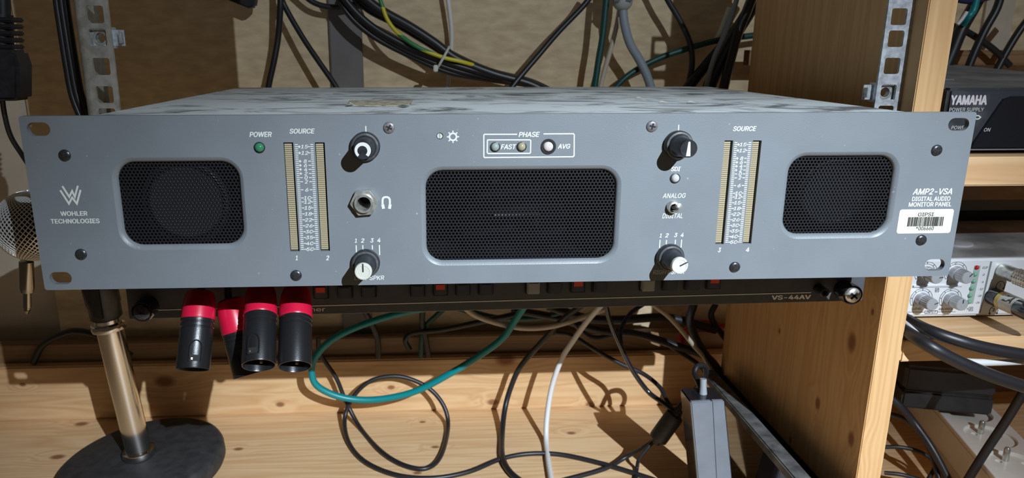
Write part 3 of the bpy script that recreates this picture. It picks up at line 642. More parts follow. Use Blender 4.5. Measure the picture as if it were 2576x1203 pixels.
obj('ball_lining', MB().lathe([(.0001, -.0225), (.009, -.0205), (.016, -.0155), (.0205, -.0085), (.0222, 0), (.0205, .0085), (.016, .0155), (.009, .0205), (.0001, .0225)], bc, (0, 0, 1), 28), black_in, mic, smooth=60)
mb = MB()
for fam in (1, -1):
    for k in range(46):
        ph = 2*math.pi*k/46; pts = []
        for i in range(13):
            la = -1.47+2.94*i/12; lo = ph+fam*math.asinh(math.tan(la))*.85
            rr = R*(1+.012*math.sin(i*3.14+k*3.14))
            pts.append(bc+V((math.cos(la)*math.cos(lo)*rr, math.cos(la)*math.sin(lo)*rr, math.sin(la)*rr*.98)))
        mb.tube(pts, .00042, 4, 3, False)
o = obj('wire_mesh', mb, mat('wire_steel', (.75, .75, .73), .32, .5), mic); o['kind'] = 'stuff'
obj('ring', MB().lathe([(.0215, -.003), (.0235, -.003), (.0235, .003), (.0215, .003)], bc+hd*.019, hd, 32), chrome, mic)
obj('handle', MB().lathe([(.020, 0), (.0185, .004), (.0165, .03), (.013, .11), (.0125, .13), (.0001, .131)], bc+hd*.021, hd, 28), blackpl, mic)
jp = thing('jack_plug', P(67, 795, .13), 'slim chrome jack plug hanging below the microphone head', 'jack plug')
j0 = P(66, 655, .13); j1 = P(68, 735, .13); j2 = P(68.5, 798, .13)
chd = mat('chrome_dark', (.34, .31, .26), .18, 1.)
obj('barrel', MB().lathe([(.003, 0), (.0046, .001), (.0048, (j1-j0).length*.85), (.0040, (j1-j0).length)], j0, j1-j0, 20), chd, jp)
obj('tip', MB().lathe([(.0026, 0), (.0026, .012), (.0021, .0125), (.0021, .0135), (.0025, .014), (.0013, .0165), (.0001, .0172)], j1-(j1-j0).normalized()*.0005, j2-j1, 16), chd, jp)
obj('cable', MB().tube([P(4, 235, .11), P(12, 290, .115), P(28, 345, .12), P(62, 400, .13), P(110, 480, .155), P(110, 590, .160), P(75, 640, .142), P(66, 657, .13)], .0016, 8), rubber, jp)

# mains connector at the left edge
pc = thing('mains_connector', P(8, 250, .10), 'black moulded mains connector hanging at the left edge', 'connector')
Yc = .10
def prof(pts, Y, dep, m, name, par, bev=.001):
    L = [(P(x, y, Y).x, P(x, y, Y).z) for x, y in pts]; return obj(name, MB().plate(L, [], Y-dep/2, Y+dep/2), m, par, bev=bev)
prof([(-45, 252), (62, 252), (65, 240), (65, 165), (52, 125), (-40, 125), (-50, 165)], Yc, .018, blackpl, 'body', pc, .002)
for k in range(5):
    y = 113-17*k; prof([(-38, y+11), (49-k*.6, y+11), (47-k*.6, y-1), (-36, y-1)], Yc, .014, rubber, 'strain_relief_rib', pc, .0008)
obj('cable', MB().tube([P(8, 125, Yc), P(8, 60, Yc), P(6, -10, Yc), P(4, -60, Yc)], .0043, 12), rubber, pc)
obj('strain_relief_core', MB().cyl(P(6, 128, Yc), P(6, 35, Yc), .0062, .0058), rubber, pc)

# ---------------------------------------------------------------- cables
def cable(name, pts, r, m, label, cat='cable', group=None, parts=None):
    P3 = []
    for x, y, Y in pts:                                # cables lie on the floor and stop at the rear plank
        p = P(x, y, Y)
        if p.z < -.234 and p.y > YP-r-.001 and p.x < XU0: p = P(x, y, YP-r-.001)
        if p.z < ZS+r+.0006: p = PZ(x, y, ZS+r+.0006)
        P3.append(p)
    o = obj(name, MB().tube(P3, r, 10, 7), m, smooth=60); return tag(o, label, cat, group)
# behind the unit, above
cable('cable', [(706, -40, .335), (705, 20, .335), (700, 90, .34), (690, 150, .34), (678, 205, .34), (668, 260, .34)], .0029, rubber, 'black cable hanging nearly straight down left of the grey metal strip')
cable('cable', [(700, -30, .34), (716, 15, .34), (760, 92, .335), (800, 152, .33), (838, 207, .325), (870, 260, .32)], .0026, rubber, 'black cable slanting down to the foot of the grey metal strip')
cable('cable', [(745, -30, .345), (785, 4, .345), (825, 17, .345), (865, 16, .345), (905, 4, .345), (940, -20, .345)], .0026, rubber, 'short black cable arc drooping in at the top edge')
bund = [((845, -30), (900, 35), (960, 82), (1050, 128), (1150, 165), (1250, 192), (1340, 214), (1400, 240)), ((835, -30), (880, 40), (940, 92), (1030, 140), (1130, 182), (1230, 200), (1340, 216), (1400, 245)),
        ((870, -30), (930, 22), (1000, 58), (1070, 100), (1140, 142), (1230, 182), (1330, 208), (1390, 235)), ((890, -30), (950, 20), (1030, 66), (1090, 105), (1150, 148), (1240, 185), (1330, 210), (1390, 240)), ((850, -20), (890, 30), (950, 85), (1040, 135), (1140, 175), (1240, 197), (1335, 213), (1395, 240))]
bl_ = ('topmost thick cable of the black bundle', 'lowest thin cable of the black bundle crossing the wall', 'middle cable of the black bundle, under the earth wire', 'upper cable of the black bundle crossing behind the unit', 'thin cable inside the black bundle')
for k, b in enumerate(bund):
    cable('cable', [(x, y, .322+.006*(k % 3)-(.003 if k == 4 else 0)) for x, y in b], (.0031, .0027, .0045, .0042, .0025)[k], rubber, ('thin black cable running along the middle of the bundle', 'lowest black cable of the bundle crossing behind the unit', 'thick black cable in the bundle just under the earth wire', 'thickest uppermost black cable of the bundle', 'black cable second from the bottom of the bundle')[k], group='black cable bundle behind the unit')
def stripe_mat():
    m, nt, b = base('earth_wire_stripes'); L = nt.links.new
    tc = nd(nt, 'ShaderNodeTexCoord'); sp = nd(nt, 'ShaderNodeSeparateXYZ'); L(tc.outputs['Object'], sp.inputs[0])
    a = nd(nt, 'ShaderNodeMath', operation='MULTIPLY'); a.inputs[1].default_value = 26; L(sp.outputs['X'], a.inputs[0])
    c = nd(nt, 'ShaderNodeMath', operation='MULTIPLY_ADD'); c.inputs[1].default_value = 190; L(sp.outputs['Z'], c.inputs[0]); L(a.outputs[0], c.inputs[2])
    f = nd(nt, 'ShaderNodeMath', operation='SINE'); L(c.outputs[0], f.inputs[0])
    r = nd(nt, 'ShaderNodeValToRGB'); r.color_ramp.interpolation = 'CONSTANT'; e = r.color_ramp.elements; e[0].color = (.55, .48, .02, 1); e[1].color = (.02, .20, .06, 1); e[1].position = .5
    L(f.outputs[0], r.inputs[0]); L(r.outputs[0], b.inputs['Base Color']); b.inputs['Roughness'].default_value = .4; return m
cable('earth_wire', [(945, -30, .318), (960, 10, .318), (975, 50, .317), (1003, 85, .316), (1050, 118, .314), (1110, 143, .314), (1160, 155, .316), (1205, 168, .322)], .0019, stripe_mat(), 'green and yellow striped earth wire lying over the black bundle', 'wire')
c0 = P(1113, 148, .322)
tie = thing('cable_tie', c0, 'pale plastic cable tie around the black bundle', 'cable tie')
ax = (P(1140, 165, .322)-P(1090, 135, .322)).normalized(); a_ = V((0, 1, 0)); b_ = ax.cross(a_).normalized()
ring = [c0+a_*math.cos(t)*.0125+b_*math.sin(t)*.0125 for t in [2*math.pi*i/16 for i in range(17)]]
obj('strap', MB().tube(ring, .0012, 6, 3), mat('tie_nylon', (.55, .55, .48), .4), tie)
obj('tie_head', MB().box(P(1096, 172, .312), (.004, .004, .006)), MATS['tie_nylon'], tie, bev=.0006)
cable('cable', [(1122, -30, .35), (1130, 20, .35), (1136, 80, .352), (1134, 140, .354), (1128, 210, .355), (1126, 260, .355)], .0021, cabwhite, 'thin white cable hanging against the brown wall')
cable('cable', [(1500, -30, .33), (1470, 12, .33), (1405, 80, .328), (1352, 142, .325), (1298, 206, .318), (1260, 260, .315)], .0027, rubber, 'black cable slanting down left towards the bundle')
cable('cable', [(1528, -30, .33), (1524, 10, .33), (1516, 90, .33), (1506, 150, .33), (1497, 212, .33), (1490, 260, .33)], .0031, dgreen, 'dark green cable hanging straight down')
cable('cable', [(1562, -20, .345), (1556, 40, .345), (1540, 110, .345), (1520, 180, .345), (1508, 230, .345)], .0024, cabbeige, 'thin beige cable behind the grey plug')
gp = thing('grey_plug', P(1567, 18, .325), 'grey moulded plug with a thick grey cable hanging down', 'plug')
obj('plug_body', MB().lathe([(.009, .03), (.0092, .004), (.0085, 0), (.006, -.003), (.0042, -.004)], P(1566, 14, .325), (-.03, 0, 1), 20), mat('plug_grey', (.36, .37, .36), .5), gp, smooth=50)
for k in range(2): obj('grip_slot', MB().box(P(1552+30*k, 0, .3158), (.0055, .0012, .0025)), blackpl, gp)
obj('cable', MB().tube([P(1566, 12, .325), P(1571, 60, .325), P(1585, 110, .326), P(1608, 150, .327), P(1627, 190, .327), P(1640, 230, .327), P(1650, 270, .327)], .0041, 12), cabgrey, gp)
cable('cable', [(1660, -40, .335), (1682, 4, .335), (1712, 55, .335), (1736, 110, .335), (1741, 160, .335), (1732, 212, .335), (1724, 260, .335)], .0028, rubber, 'black cable bowing down right of the grey plug cable')
cable('cable', [(1535, 235, .335), (1580, 190, .335), (1650, 150, .337), (1730, 122, .338), (1815, 100, .338), (1905, 88, .34), (1960, 80, .34)], .0029, dgreen, 'dark green cable crossing to the upright board')
cable('cable', [(1925, -40, .315), (1890, 20, .315), (1850, 85, .315), (1815, 150, .318), (1785, 215, .32), (1770, 260, .32)], .0062, rubber, 'thickest black cable sagging down beside the upright board')
cable('cable', [(1905, -40, .30), (1880, 25, .30), (1858, 80, .305), (1838, 150, .305), (1822, 215, .305), (1810, 260, .305)], .0044, blackgl, 'glossy black cable next to the upright board')
cable('cable', [(1890, 20, .33), (1840, 90, .332), (1780, 160, .332), (1735, 215, .33), (1700, 262, .33)], .0052, rubber, 'thick black cable spreading left behind the unit')
cable('cable', [(1862, -40, .308), (1850, 10, .308), (1828, 75, .308), (1797, 145, .312), (1778, 212, .312), (1770, 260, .312)], .0023, cabgrey, 'thin grey cable between the thick black ones')
cable('cable', [(1838, 20, .345), (1826, 52, .345), (1818, 74, .345), (1806, 100, .35)], .0036, cabwhite, 'short white cable end showing among the thick black cables')
prof_o = MB().plate([(P(x, y, .34).x, P(x, y, .34).z) for x, y in ((520, -60), (575, 0), (628, 22), (642, 18), (645, 4), (640, -60))], [], .335, .347)
tag(obj('plastic_bracket', prof_o, blackpl, bev=.0015), 'black pointed plastic bracket tip poking in at the top edge', 'bracket')
for k, (x, lab) in enumerate(((143, 'leftmost of three black cables running down beside the left rail'), (155, 'middle one of three black cables running down beside the left rail'), (167, 'rightmost of three black cables running down beside the left rail'))):
    cable('cable', [(x-4, -40, .10), (x, 10, .10), (x+12, 90, .10), (x+24, 165, .10), (x+37, 235, .10), (x+55, 285, .10), (x+80, 340, .10)], .0021, rubber, lab, group='black cables beside the left rail')
# below the switcher
cable('cable', [(1110, 770, .29), (1000, 790, .29), (900, 822, .29), (835, 855, .29), (797, 893, .29), (784, 930, .288), (795, 968, .288), (840, 994, .29), (900, 1006, .292), (970, 1003, .292), (1050, 983, .29), (1140, 936, .285), (1210, 892, .28), (1265, 850, .275), (1300, 800, .27), (1330, 755, .262)], .0033, teal, 'teal cable sagging in a wide curve in front of the rear plank')
cable('cable', [(800, 850, .312), (805, 890, .312), (845, 950, .312), (868, 1005, .310), (905, 1075, .295), (960, 1137, .275), (1020, 1172, .258), (1075, 1178, .252), (1110, 1145, .262), (1127, 1075, .288), (1118, 1025, .302), (1085, 982, .308), (1035, 955, .312), (985, 947, .312), (930, 960, .310), (888, 1000, .306), (867, 1055, .298), (878, 1115, .276), (920, 1163, .255), (1000, 1196, .238), (1090, 1203, .235), (1180, 1187, .240), (1260, 1155, .247), (1330, 1142, .250), (1410, 1144, .248), (1500, 1163, .240), (1580, 1186, .233), (1660, 1212, .222)], .0022, rubber, 'black cable coiled in a large loop on the shelf floor')
cable('cable', [(1470, 765, .27), (1420, 800, .28), (1365, 858, .29), (1310, 922, .30), (1285, 975, .305), (1270, 1030, .298), (1263, 1095, .282), (1264, 1150, .262), (1285, 1190, .240), (1330, 1225, .22)], .0028, rubber, 'black cable running down to the shelf floor left of the white one')
cable('cable', [(1525, 755, .25), (1480, 805, .26), (1440, 860, .27), (1412, 905, .275), (1388, 975, .275), (1376, 1050, .268), (1374, 1110, .255), (1379, 1160, .24), (1388, 1215, .225)], .0026, cabwhite, 'white cable running down to the front of the shelf floor')
cable('cable', [(1525, 770, .22), (1535, 810, .225), (1558, 865, .23), (1590, 930, .23), (1630, 985, .225), (1665, 1012, .215), (1695, 1035, .205)], .0022, blackgl, 'glossy black cable slanting to the round ferrite')
cable('cable', [(1400, 838, .285), (1440, 845, .28), (1500, 882, .27), (1560, 915, .26), (1620, 942, .25), (1660, 975, .235), (1675, 1005, .222), (1698, 1040, .207)], .0021, rubber, 'dull black cable joining the ferrite from the left')
cable('cable', [(1700, 1035, .200), (1730, 1000, .200), (1762, 966, .195), (1776, 940, .19), (1771, 921, .185), (1754, 922, .18), (1748, 942, .175), (1757, 962, .165), (1767, 990, .157)], .0023, rubber, 'black cable looping up from the ferrite to the power adapter')
cable('cable', [(1655, 1100, .205), (1625, 1122, .21), (1575, 1150, .22), (1520, 1180, .222), (1420, 1208, .222)], .0021, rubber, 'black cable leaving the ferrite down to the left')
cable('cable', [(1650, 1105, .205), (1628, 1128, .203), (1608, 1155, .205), (1602, 1180, .21), (1598, 1215, .212)], .0018, rubber, 'thin black cable leaving the ferrite straight down')
cable('cable', [(1165, 772, .28), (1200, 796, .28), (1260, 816, .28), (1320, 826, .28), (1385, 822, .28), (1450, 804, .28), (1530, 775, .28)], .0026, cabbeige, 'beige cable hanging in a shallow arc under the switcher')
for pts, r, m, lab in (
    ([(1640, 765, .26), (1680, 795, .26), (1715, 832, .265), (1745, 870, .28), (1775, 905, .29), (1800, 960, .295)], .0022, cabbeige, 'short beige cable slanting right under the switcher'),
    ([(1290, 780, .30), (1400, 800, .31), (1500, 830, .31), (1600, 840, .31), (1700, 870, .31), (1780, 900, .30), (1825, 960, .285)], .004, rubber, 'thick black cable crossing low towards the upright board'),
    ([(1380, 770, .30), (1470, 800, .30), (1560, 805, .30), (1680, 800, .30), (1800, 830, .30)], .0045, rubber, 'thick black cable just under the switcher near the upright'),
    ([(1400, 765, .30), (1460, 830, .31), (1500, 850, .315), (1570, 838, .315), (1650, 850, .315), (1700, 880, .315), (1760, 920, .31), (1810, 980, .29)], .0025, rubber, 'black cable arching over the rear plank'),
    ([(1620, 765, .26), (1585, 790, .255), (1562, 830, .245), (1562, 870, .234)], .002, navy, 'short navy cable behind the glossy black one'),
    ([(1712, 868, .324), (1722, 838, .322), (1760, 815, .318), (1830, 825, .318)], .0042, redc, 'red cable glimpsed beside the upright board'),
    ([(1745, 765, .29), (1735, 810, .29), (1760, 870, .29), (1800, 930, .288), (1830, 990, .28)], .004, rubber, 'black cable dropping straight down beside the red one'),
    ([(1030, 880, .32), (1020, 855, .32), (1040, 838, .32), (1110, 830, .31), (1200, 812, .30), (1300, 790, .29)], .0028, rubber, 'black cable hooked over the rear rail'),
    ([(905, 765, .31), (935, 815, .315), (950, 855, .322), (952, 899, .329)], .003, rubber, 'short black cable behind the teal curve'),
    ([(1065, 765, .31), (1062, 810, .316), (1070, 850, .323), (1078, 897, .329)], .003, rubber, 'short black cable hanging in the middle behind the switcher'),
    ([(1150, 775, .305), (1250, 800, .31), (1350, 800, .31), (1430, 780, .305)], .003, dgreen, 'dark green cable sagging behind the beige arc'),
    ([(1135, 762, .31), (1095, 797, .316), (1066, 830, .322), (1058, 897, .329)], .0028, dgreen, 'dark green cable slanting left behind the switcher'),
    ([(1800, 765, .30), (1790, 800, .30), (1830, 860, .302)], .003, rubber, 'black cable crossing in front of the red one'),
    ([(84, 912, .336), (108, 868, .332), (160, 840, .325), (200, 834, .32), (260, 850, .315), (330, 895, .31)], .0033, rubber, 'black cable arching behind the chrome stand tube'),
    ):
    cable('cable', pts, r, m, lab, group='loose cables under the switcher')
fe = thing('ferrite_choke', P(1675, 1075, .205), 'black cylindrical ferrite choke hanging on the adapter cable', 'ferrite')
f0, f1 = P(1653, 1107, .205), P(1699, 1043, .205); fd = f1-f0; fl = fd.length; fer = mat('ferrite_black', (.035, .036, .039), .5, var=.2, scale=200)
obj('body', MB().lathe([(.0062, 0), (.0080, .001), (.0083, .003), (.0083, fl-.003), (.0080, fl-.001), (.0062, fl)], f0, fd, 28), fer, fe, smooth=40)
obj('strain_relief', MB().lathe([(.0052, 0), (.0050, .003), (.0044, .003), (.0042, .006), (.0022, .007)], f1-fd*.02, fd, 20), fer, fe)
obj('strain_relief', MB().lathe([(.0048, 0), (.0042, -.004), (.0022, -.005)], f0+fd*.02, fd, 20), fer, fe)

# ---------------------------------------------------------------- power adapter and the dark case along the upright
Ya = .14
ad = thing('power_adapter', PZ(1790, 1195, ZS+.02), 'blue-grey and black power adapter brick standing on end', 'power adapter')
def quadY(L, Y): return [tuple(P(x, y, Y)) for x, y in L]
F = [(1738, 1013), (1791, 1010), (1806, 1300), (1764, 1300)]; G = [(1791, 1010), (1822, 1009), (1850, 1300), (1806, 1300)]
agr = mat('adapter_dusty_face', (.17, .19, .225), .5, var=.06, scale=60, bump=.1)
def slab(L, Y0, dep):
    a = [P(x, y, Y0) for x, y in L]; return MB().hexa([tuple(v) for v in a]+[tuple(v+V((0, dep, 0))) for v in a])
obj('face', slab(F, Ya, .004), agr, ad, bev=.0008); obj('face', slab(G, Ya, .004), agr, ad, bev=.0008)
obj('body', slab([(1736, 1011), (1824, 1007), (1852, 1300), (1762, 1300)], Ya+.0041, .024), blackgl, ad, bev=.001)
q = P(1768, 1008, Ya+.016); obj('cable_boot', MB().lathe([(.0035, -.002), (.0032, .006), (.0026, .012), (.0026, .018)], q, (0, .15, 1), 14), mat('boot_grey', (.30, .33, .36), .45), ad)
ZC = -.222; c_far = PZ(1768, 930, ZC); c_near = PZ(2000, 1203, ZC)
cx0 = (c_far.x+c_near.x)/2-.001; yf, yn = c_far.y, .045
case = thing('equipment_case', (cx0+.02, (yf+yn)/2, ZS), 'dark case with a dusty grey rim standing along the upright board', 'case')
dustb = mat('dusty_black', (.045, .045, .045), .7, col2=(.17, .17, .165), scale=90, lo=.35, hi=.75)
obj('rim', MB().box((cx0+.0065, (yf+yn)/2, ZC-.004), (.013, yf-yn, .008)), dustb, case, bev=.001)
obj('side_wall', MB().box((cx0+.0062, (yf+yn)/2, (ZC-.008+ZS)/2), (.010, yf-yn-.002, ZC-.0082-ZS)), mat('case_gloss', (.02, .016, .013), .08, coat=1.), case)
obj('gap_shade_block', MB().box((cx0+.0130+(XU0-.0008-cx0-.0130)/2, (.28+yn)/2, (ZC-.014+ZS)/2), (XU0-.0008-cx0-.0130, .28-yn, ZC-.014-ZS)), mat('gap_shade_black', (.006, .006, .006), .95, spec=.1), case)  # black block filling the gap to the upright, standing in for its deep shade

# ---------------------------------------------------------------- right bay: power supply box
Yy = .07; ps = thing('power_supply_box', (.33, .17, ZU), 'black power supply box with a sloped dusty ribbed top on the upper shelf', 'power supply')
x0 = P(2376, 300, Yy).x; x1 = .44; zt = P(2400, 222, Yy).z; zbk = P(2480, 163, .29).z
psm = mat('supply_dusty_black', (.035, .039, .048), .38, col2=(.085, .09, .10), scale=70, lo=.45, hi=.8, bump=.1)
pst = mat('supply_dusty_top', (.10, .11, .12), .55, col2=(.24, .26, .28), scale=26, lo=.35, hi=.7)
obj('front_face', MB().box(((x0+x1)/2, Yy+.004, (ZU+.003+zt)/2), (x1-x0, .008, zt-ZU-.003)), psm, ps, bev=.0018, seg=3)
obj('casing', MB().hexa([(x0+.001, Yy+.008, ZU+.003), (x1, Yy+.008, ZU+.003), (x1, .29, ZU+.003), (x0+.001, .29, ZU+.003), (x0+.001, Yy+.008, zt-.0008), (x1, Yy+.008, zt-.0008), (x1, .29, zbk), (x0+.001, .29, zbk)]), pst, ps)
sl = (zbk-zt+.0008)/(.29-Yy-.008)
for k in range(9):
    y = .135+.016*k; xs_ = x0+.008+.003*k
    obj('top_rib', MB().box((xs_+.02, y, zt-.0008+sl*(y-Yy-.008)+.0006), (.04, .005, .0012)), pst, ps)
obj('bottom_foot', MB().box(((x0+x1)/2, .16, ZU+.0015), (x1-x0-.02, .14, .0030)), blackpl, ps)
L = [(2440, 372), (2446, 358), (2480, 308), (2512, 261), (2522, 248), (2540, 242), (2700, 241), (2700, 371)]
obj('glossy_window', MB().plate([(P(x, y, Yy).x, P(x, y, Yy).z) for x, y in L], [], Yy-.0012, Yy), blackgl, ps, bev=.0004)
obj('bottom_groove', MB().box(((x0+x1)/2, Yy-.0003, P(2500, 376, Yy).z), (x1-x0, .0008, .0008)), mat('groove_grey', (.16, .17, .18), .3), ps)
inkp = mat('ink_lilac_white', (.60, .57, .60), .5)
text('YAMAHA', 2391.4, 239, 2484, 264.5, Yy-.0002, inkp, ps, False, .05); text('POWER SUPPLY', 2388.8, 271, 2474.7, 280.5, Yy-.0002, white_ink, ps)
text('POWER', 2393, 316.5, 2433, 325.5, Yy-.0002, white_ink, ps, True); text('ON', 2475.5, 322, 2492, 331, Yy-.0014, white_ink, ps, True)
obj('logo_mark', MB().stroke([(P(x, y, Yy).x, P(x, y, Yy).z) for x, y in ((2440, 291), (2461, 291), (2466, 295), (2461, 299.5), (2440, 299.5))], .0007, Yy-.0003, Yy), white_ink, ps, smooth=0)

# ---------------------------------------------------------------- right bay: silver headphone amplifier
Yh = .09; hp = thing('headphone_amplifier', (.36, .15, ZL), 'silver headphone amplifier with ribbed knobs and green lamps on the lower shelf', 'amplifier')
silver = mat('silver_front', (.74, .76, .79), .34, .15, var=.03, scale=60)
htop = mat('amplifier_top_dusty', (.20, .205, .21), .5, col2=(.40, .41, .42), scale=30, lo=.4, hi=.62)
hx0 = P(2283, 740, Yh).x; hx1 = .50; hz0 = ZL+.0030; hz1 = P(2450, 652, Yh).z
obj('front_plate', MB().box(((hx0+hx1)/2, Yh+.003, (hz0+hz1)/2), (hx1-hx0, .006, hz1-hz0)), silver, hp, bev=.0018, seg=3)
obj('casing', MB().box(((hx0+hx1)/2, Yh+.006+.055, (hz0+hz1)/2-.0006), (hx1-hx0-.002, .11, hz1-hz0-.0012)), htop, hp, bev=.0005)
obj('top_bump', MB().lathe([(.012, 0), (.012, .0012), (.0105, .0016), (.0001, .0016)], PZ(2400, 612, hz1-.0012), (0, 0, 1), 24), htop, hp)
obj('rear_step', MB().box(((hx0+hx1)/2, .235, (hz0+hz1)/2+.004), (hx1-hx0-.002, .045, hz1-hz0+.004)), blackpl, hp, bev=.001)
for xx in (hx0+.012, hx1-.02): obj('foot', MB().box((xx, Yh+.03, ZL+.0015), (.012, .02, .0031)), rubber, hp)
sknob = mat('silver_knob', (.50, .52, .55), .36, .4)
H = lambda x, y, Y=Yh: P(x, y, Y)
def hk(px, py, ang, lab):
    q = H(px, py); L = .0118
    k = obj('knob', MB().lathe([(.0050, 0), (.0049, -.0045), (.0047, -.0046), (.0043, -L+.0004), (.0038, -L), (.0001, -L-.0002)], (q.x, Yh, q.z), (0, 1, 0), 48, ([2, 3], .07)), sknob, hp, smooth=25, label=lab)
    a = math.radians(ang); obj('pointer', MB().stroke([(q.x+.0012*math.cos(a), q.z+.0012*math.sin(a)), (q.x+.0038*math.cos(a), q.z+.0038*math.sin(a))], .0004, Yh-L-.0005, Yh-L-.0001), dark_ink, k, smooth=0)
    mb = MB()
    for rr in (.0063, .0078):
        n = 30; pts = [(q.x+rr*math.cos(t), q.z+rr*math.sin(t)) for t in [math.radians(215-250*i/n) for i in range(n+1)]]
        mb.stroke(pts, .00018, Yh-.0002, Yh)
    for i in range(7):
        if i == 3 and px > 2380: continue
        t = math.radians(215-250*i/6); mb.stroke([(q.x+.0063*math.cos(t), q.z+.0063*math.sin(t)), (q.x+.0078*math.cos(t), q.z+.0078*math.sin(t))], .0003, Yh-.0002, Yh)
    obj('dial_marks', mb, dark_ink, k, smooth=0)
hk(2317.3, 753, 25, 'lower left ribbed silver knob'); hk(2390.5, 753, 90, 'lower right ribbed silver knob'); hk(2403.8, 686.5, 50, 'upper right ribbed silver knob'); hk(2329, 686.5, 8, 'upper left ribbed silver knob')
mred = mat('lens_red', (.45, .015, .02), .15); mgr = mat('lens_green', (.14, .38, .24), .2)
obj('lamp_groove', MB().stroke([(H(2459, 668).x, H(2459, 668).z), (H(2440, 764).x, H(2440, 764).z)], .0042, Yh-.0003, Yh), mat('groove_green_grey', (.33, .40, .37), .3), hp, smooth=0)
for k, (x, y) in enumerate(((2456, 672.4), (2451, 690), (2448, 707), (2443, 725), (2439, 743), (2436.5, 759))):
    q = H(x, y); obj('indicator_lamp', MB().lathe([(.0015, 0), (.0014, -.0009), (.0008, -.0015), (.0001, -.0017)], (q.x, Yh-.0002, q.z), (0, 1, 0), 14), mgr if k else mred, hp, smooth=60, label='red lamp' if k == 0 else 'green lamp')
q0, q1 = H(2493.5, 658), H(2464, 787); obj('front_groove', MB().stroke([(q0.x, q0.z), (q1.x, q1.z)], .0012, Yh-.0002, Yh), mat('groove_dark', (.2, .21, .22), .4), hp, smooth=0)
for t, a in (('CLIP', (2472, 671, 2485, 676.5)), ('0', (2473, 689, 2477, 694)), ('-6', (2468, 707, 2474.4, 712)), ('-12', (2462, 725, 2473, 730)), ('-18', (2458, 742, 2469, 747)), ('-24', (2453, 759, 2464.4, 764)),
             ('LEVEL', (2296.5, 775, 2319.5, 780)), ('BALANCE', (2362, 775, 2398, 780.4)), ('INPUT', (2330, 782.5, 2356, 788)), ('+', (2432, 775, 2436, 779.5)), ('B', (2440, 774.5, 2444.5, 780.5)), ('A', (2423, 774.5, 2427.5, 780.5)),
             ('O', (2309.5, 704, 2313.5, 709)), ('L', (2382, 704, 2386, 709)), ('O', (2296, 766, 2300, 771)), ('L', (2368, 766, 2372, 771)), ('B', (2354.5, 727, 2360, 733)), ('C', (2403, 660.5, 2407.5, 666)), ('C', (2390.5, 726, 2395, 731))):
    text(t, *a, Yh-.0002, dark_ink, hp, True)
mb = MB()
for L in ([(2280, 785.5), (2327, 785.5)], [(2359, 785), (2404, 784.5)], [(2327, 782), (2358.5, 781.5), (2357.5, 789), (2326.5, 789.5), (2327, 782)], [(2438, 773), (2447, 772.7), (2446, 782), (2437, 782.3), (2438, 773)], [(2353, 725.5), (2361.5, 725.2), (2361, 734.5), (2352.5, 734.8), (2353, 725.5)]):
    mb.stroke([(H(x, y).x, H(x, y).z) for x, y in L], .0002, Yh-.0002, Yh)
obj('frame_lines', mb, dark_ink, hp, smooth=0)
q0, q1 = H(2296, 719.5), H(2420, 719.0); obj('front_ridge', MB().box(((q0.x+q1.x)/2, Yh-.0006, q0.z), (q1.x-q0.x, .0016, .0010)), silver, hp)
for (px, py, n) in ((2517, 717, '1'), (2500, 780, '2')):
    text(n, px-(1.3 if n == '1' else 2.8), py-4, px+(1.3 if n == '1' else 2.8), py+4, Yh-.0002, dark_ink, hp, False, .02)
    c = H(px, py); pts = [(c.x+.0030*math.cos(t), c.z-.0008+.0034*math.sin(t)) for t in [math.radians(200-220*i/14) for i in range(15)]]
    obj('headphone_symbol', MB().stroke(pts, .0003, Yh-.0002, Yh).stroke([pts[0], (pts[0][0]+.0004, pts[0][1]-.0012)], .0011, Yh-.0002, Yh).stroke([pts[-1], (pts[-1][0]-.0004, pts[-1][1]-.0012)], .0011, Yh-.0002, Yh), dark_ink, hp, smooth=0)
q = H(2521, 681)
jk = thing('jack_adapter', q, 'silver jack adapter with knurled grip in the upper headphone socket', 'jack plug')
obj('barrel', MB().lathe([(.004, .0), (.0052, -.0005), (.0052, -.0125), (.0054, -.013)], (q.x, Yh-.0002, q.z), (0, 1, 0), 24), steel, jk)
obj('knurled_grip', MB().lathe([(.0054, -.013)]+[(.0058-.0003*(k % 2), -.014-.001*k) for k in range(22)]+[(.004, -.037)], (q.x, Yh-.0002, q.z), (0, 1, 0), 36, (list(range(1, 23)), .05)), steel, jk, smooth=15)
q = H(2497, 745)
jk = thing('labelled_jack_plug', q, 'black jack plug with a white paper label in the lower headphone socket', 'jack plug')
obj('collar', MB().lathe([(.005, 0), (.0062, -.0008), (.0062, -.008), (.0058, -.0085)], (q.x, Yh-.0002, q.z), (0, 1, 0), 24), blackgl, jk)
obj('yellow_band', MB().lathe([(.0061, -.0085), (.0063, -.0087), (.0063, -.0118), (.0061, -.012)], (q.x, Yh-.0002, q.z), (0, 1, 0), 24), mat('band_yellow', (.62, .48, .12), .4), jk)
obj('paper_label', MB().lathe([(.0060, -.0118), (.0062, -.012), (.0062, -.0235), (.0060, -.0237)], (q.x, Yh-.0002, q.z), (0, 1, 0), 28), mat('label_white', (.62, .63, .60), .35), jk)
obj('sleeve_end', MB().lathe([(.0062, -.0235), (.0064, -.024), (.0060, -.045), (.004, -.05)], (q.x, Yh-.0002, q.z), (0, 1, 0), 24), blackgl, jk)
lt = text('LA', 0, 0, 0, 0, 0, dark_ink, jk, True, .02, fit=(0, .0075, -.0025, .0025))
n_ = V((-.70, 0, .714)); u_ = V((.714, 0, .70)); o_ = V((q.x, Yh-.0145, q.z))+n_*.00635
for v in lt.data.vertices: c = v.co.copy(); zz = c.z; v.co = o_ + V((0, -c.x, 0)) + u_*zz - n_*(.0062-math.sqrt(max(0, .0062**2-zz*zz)))

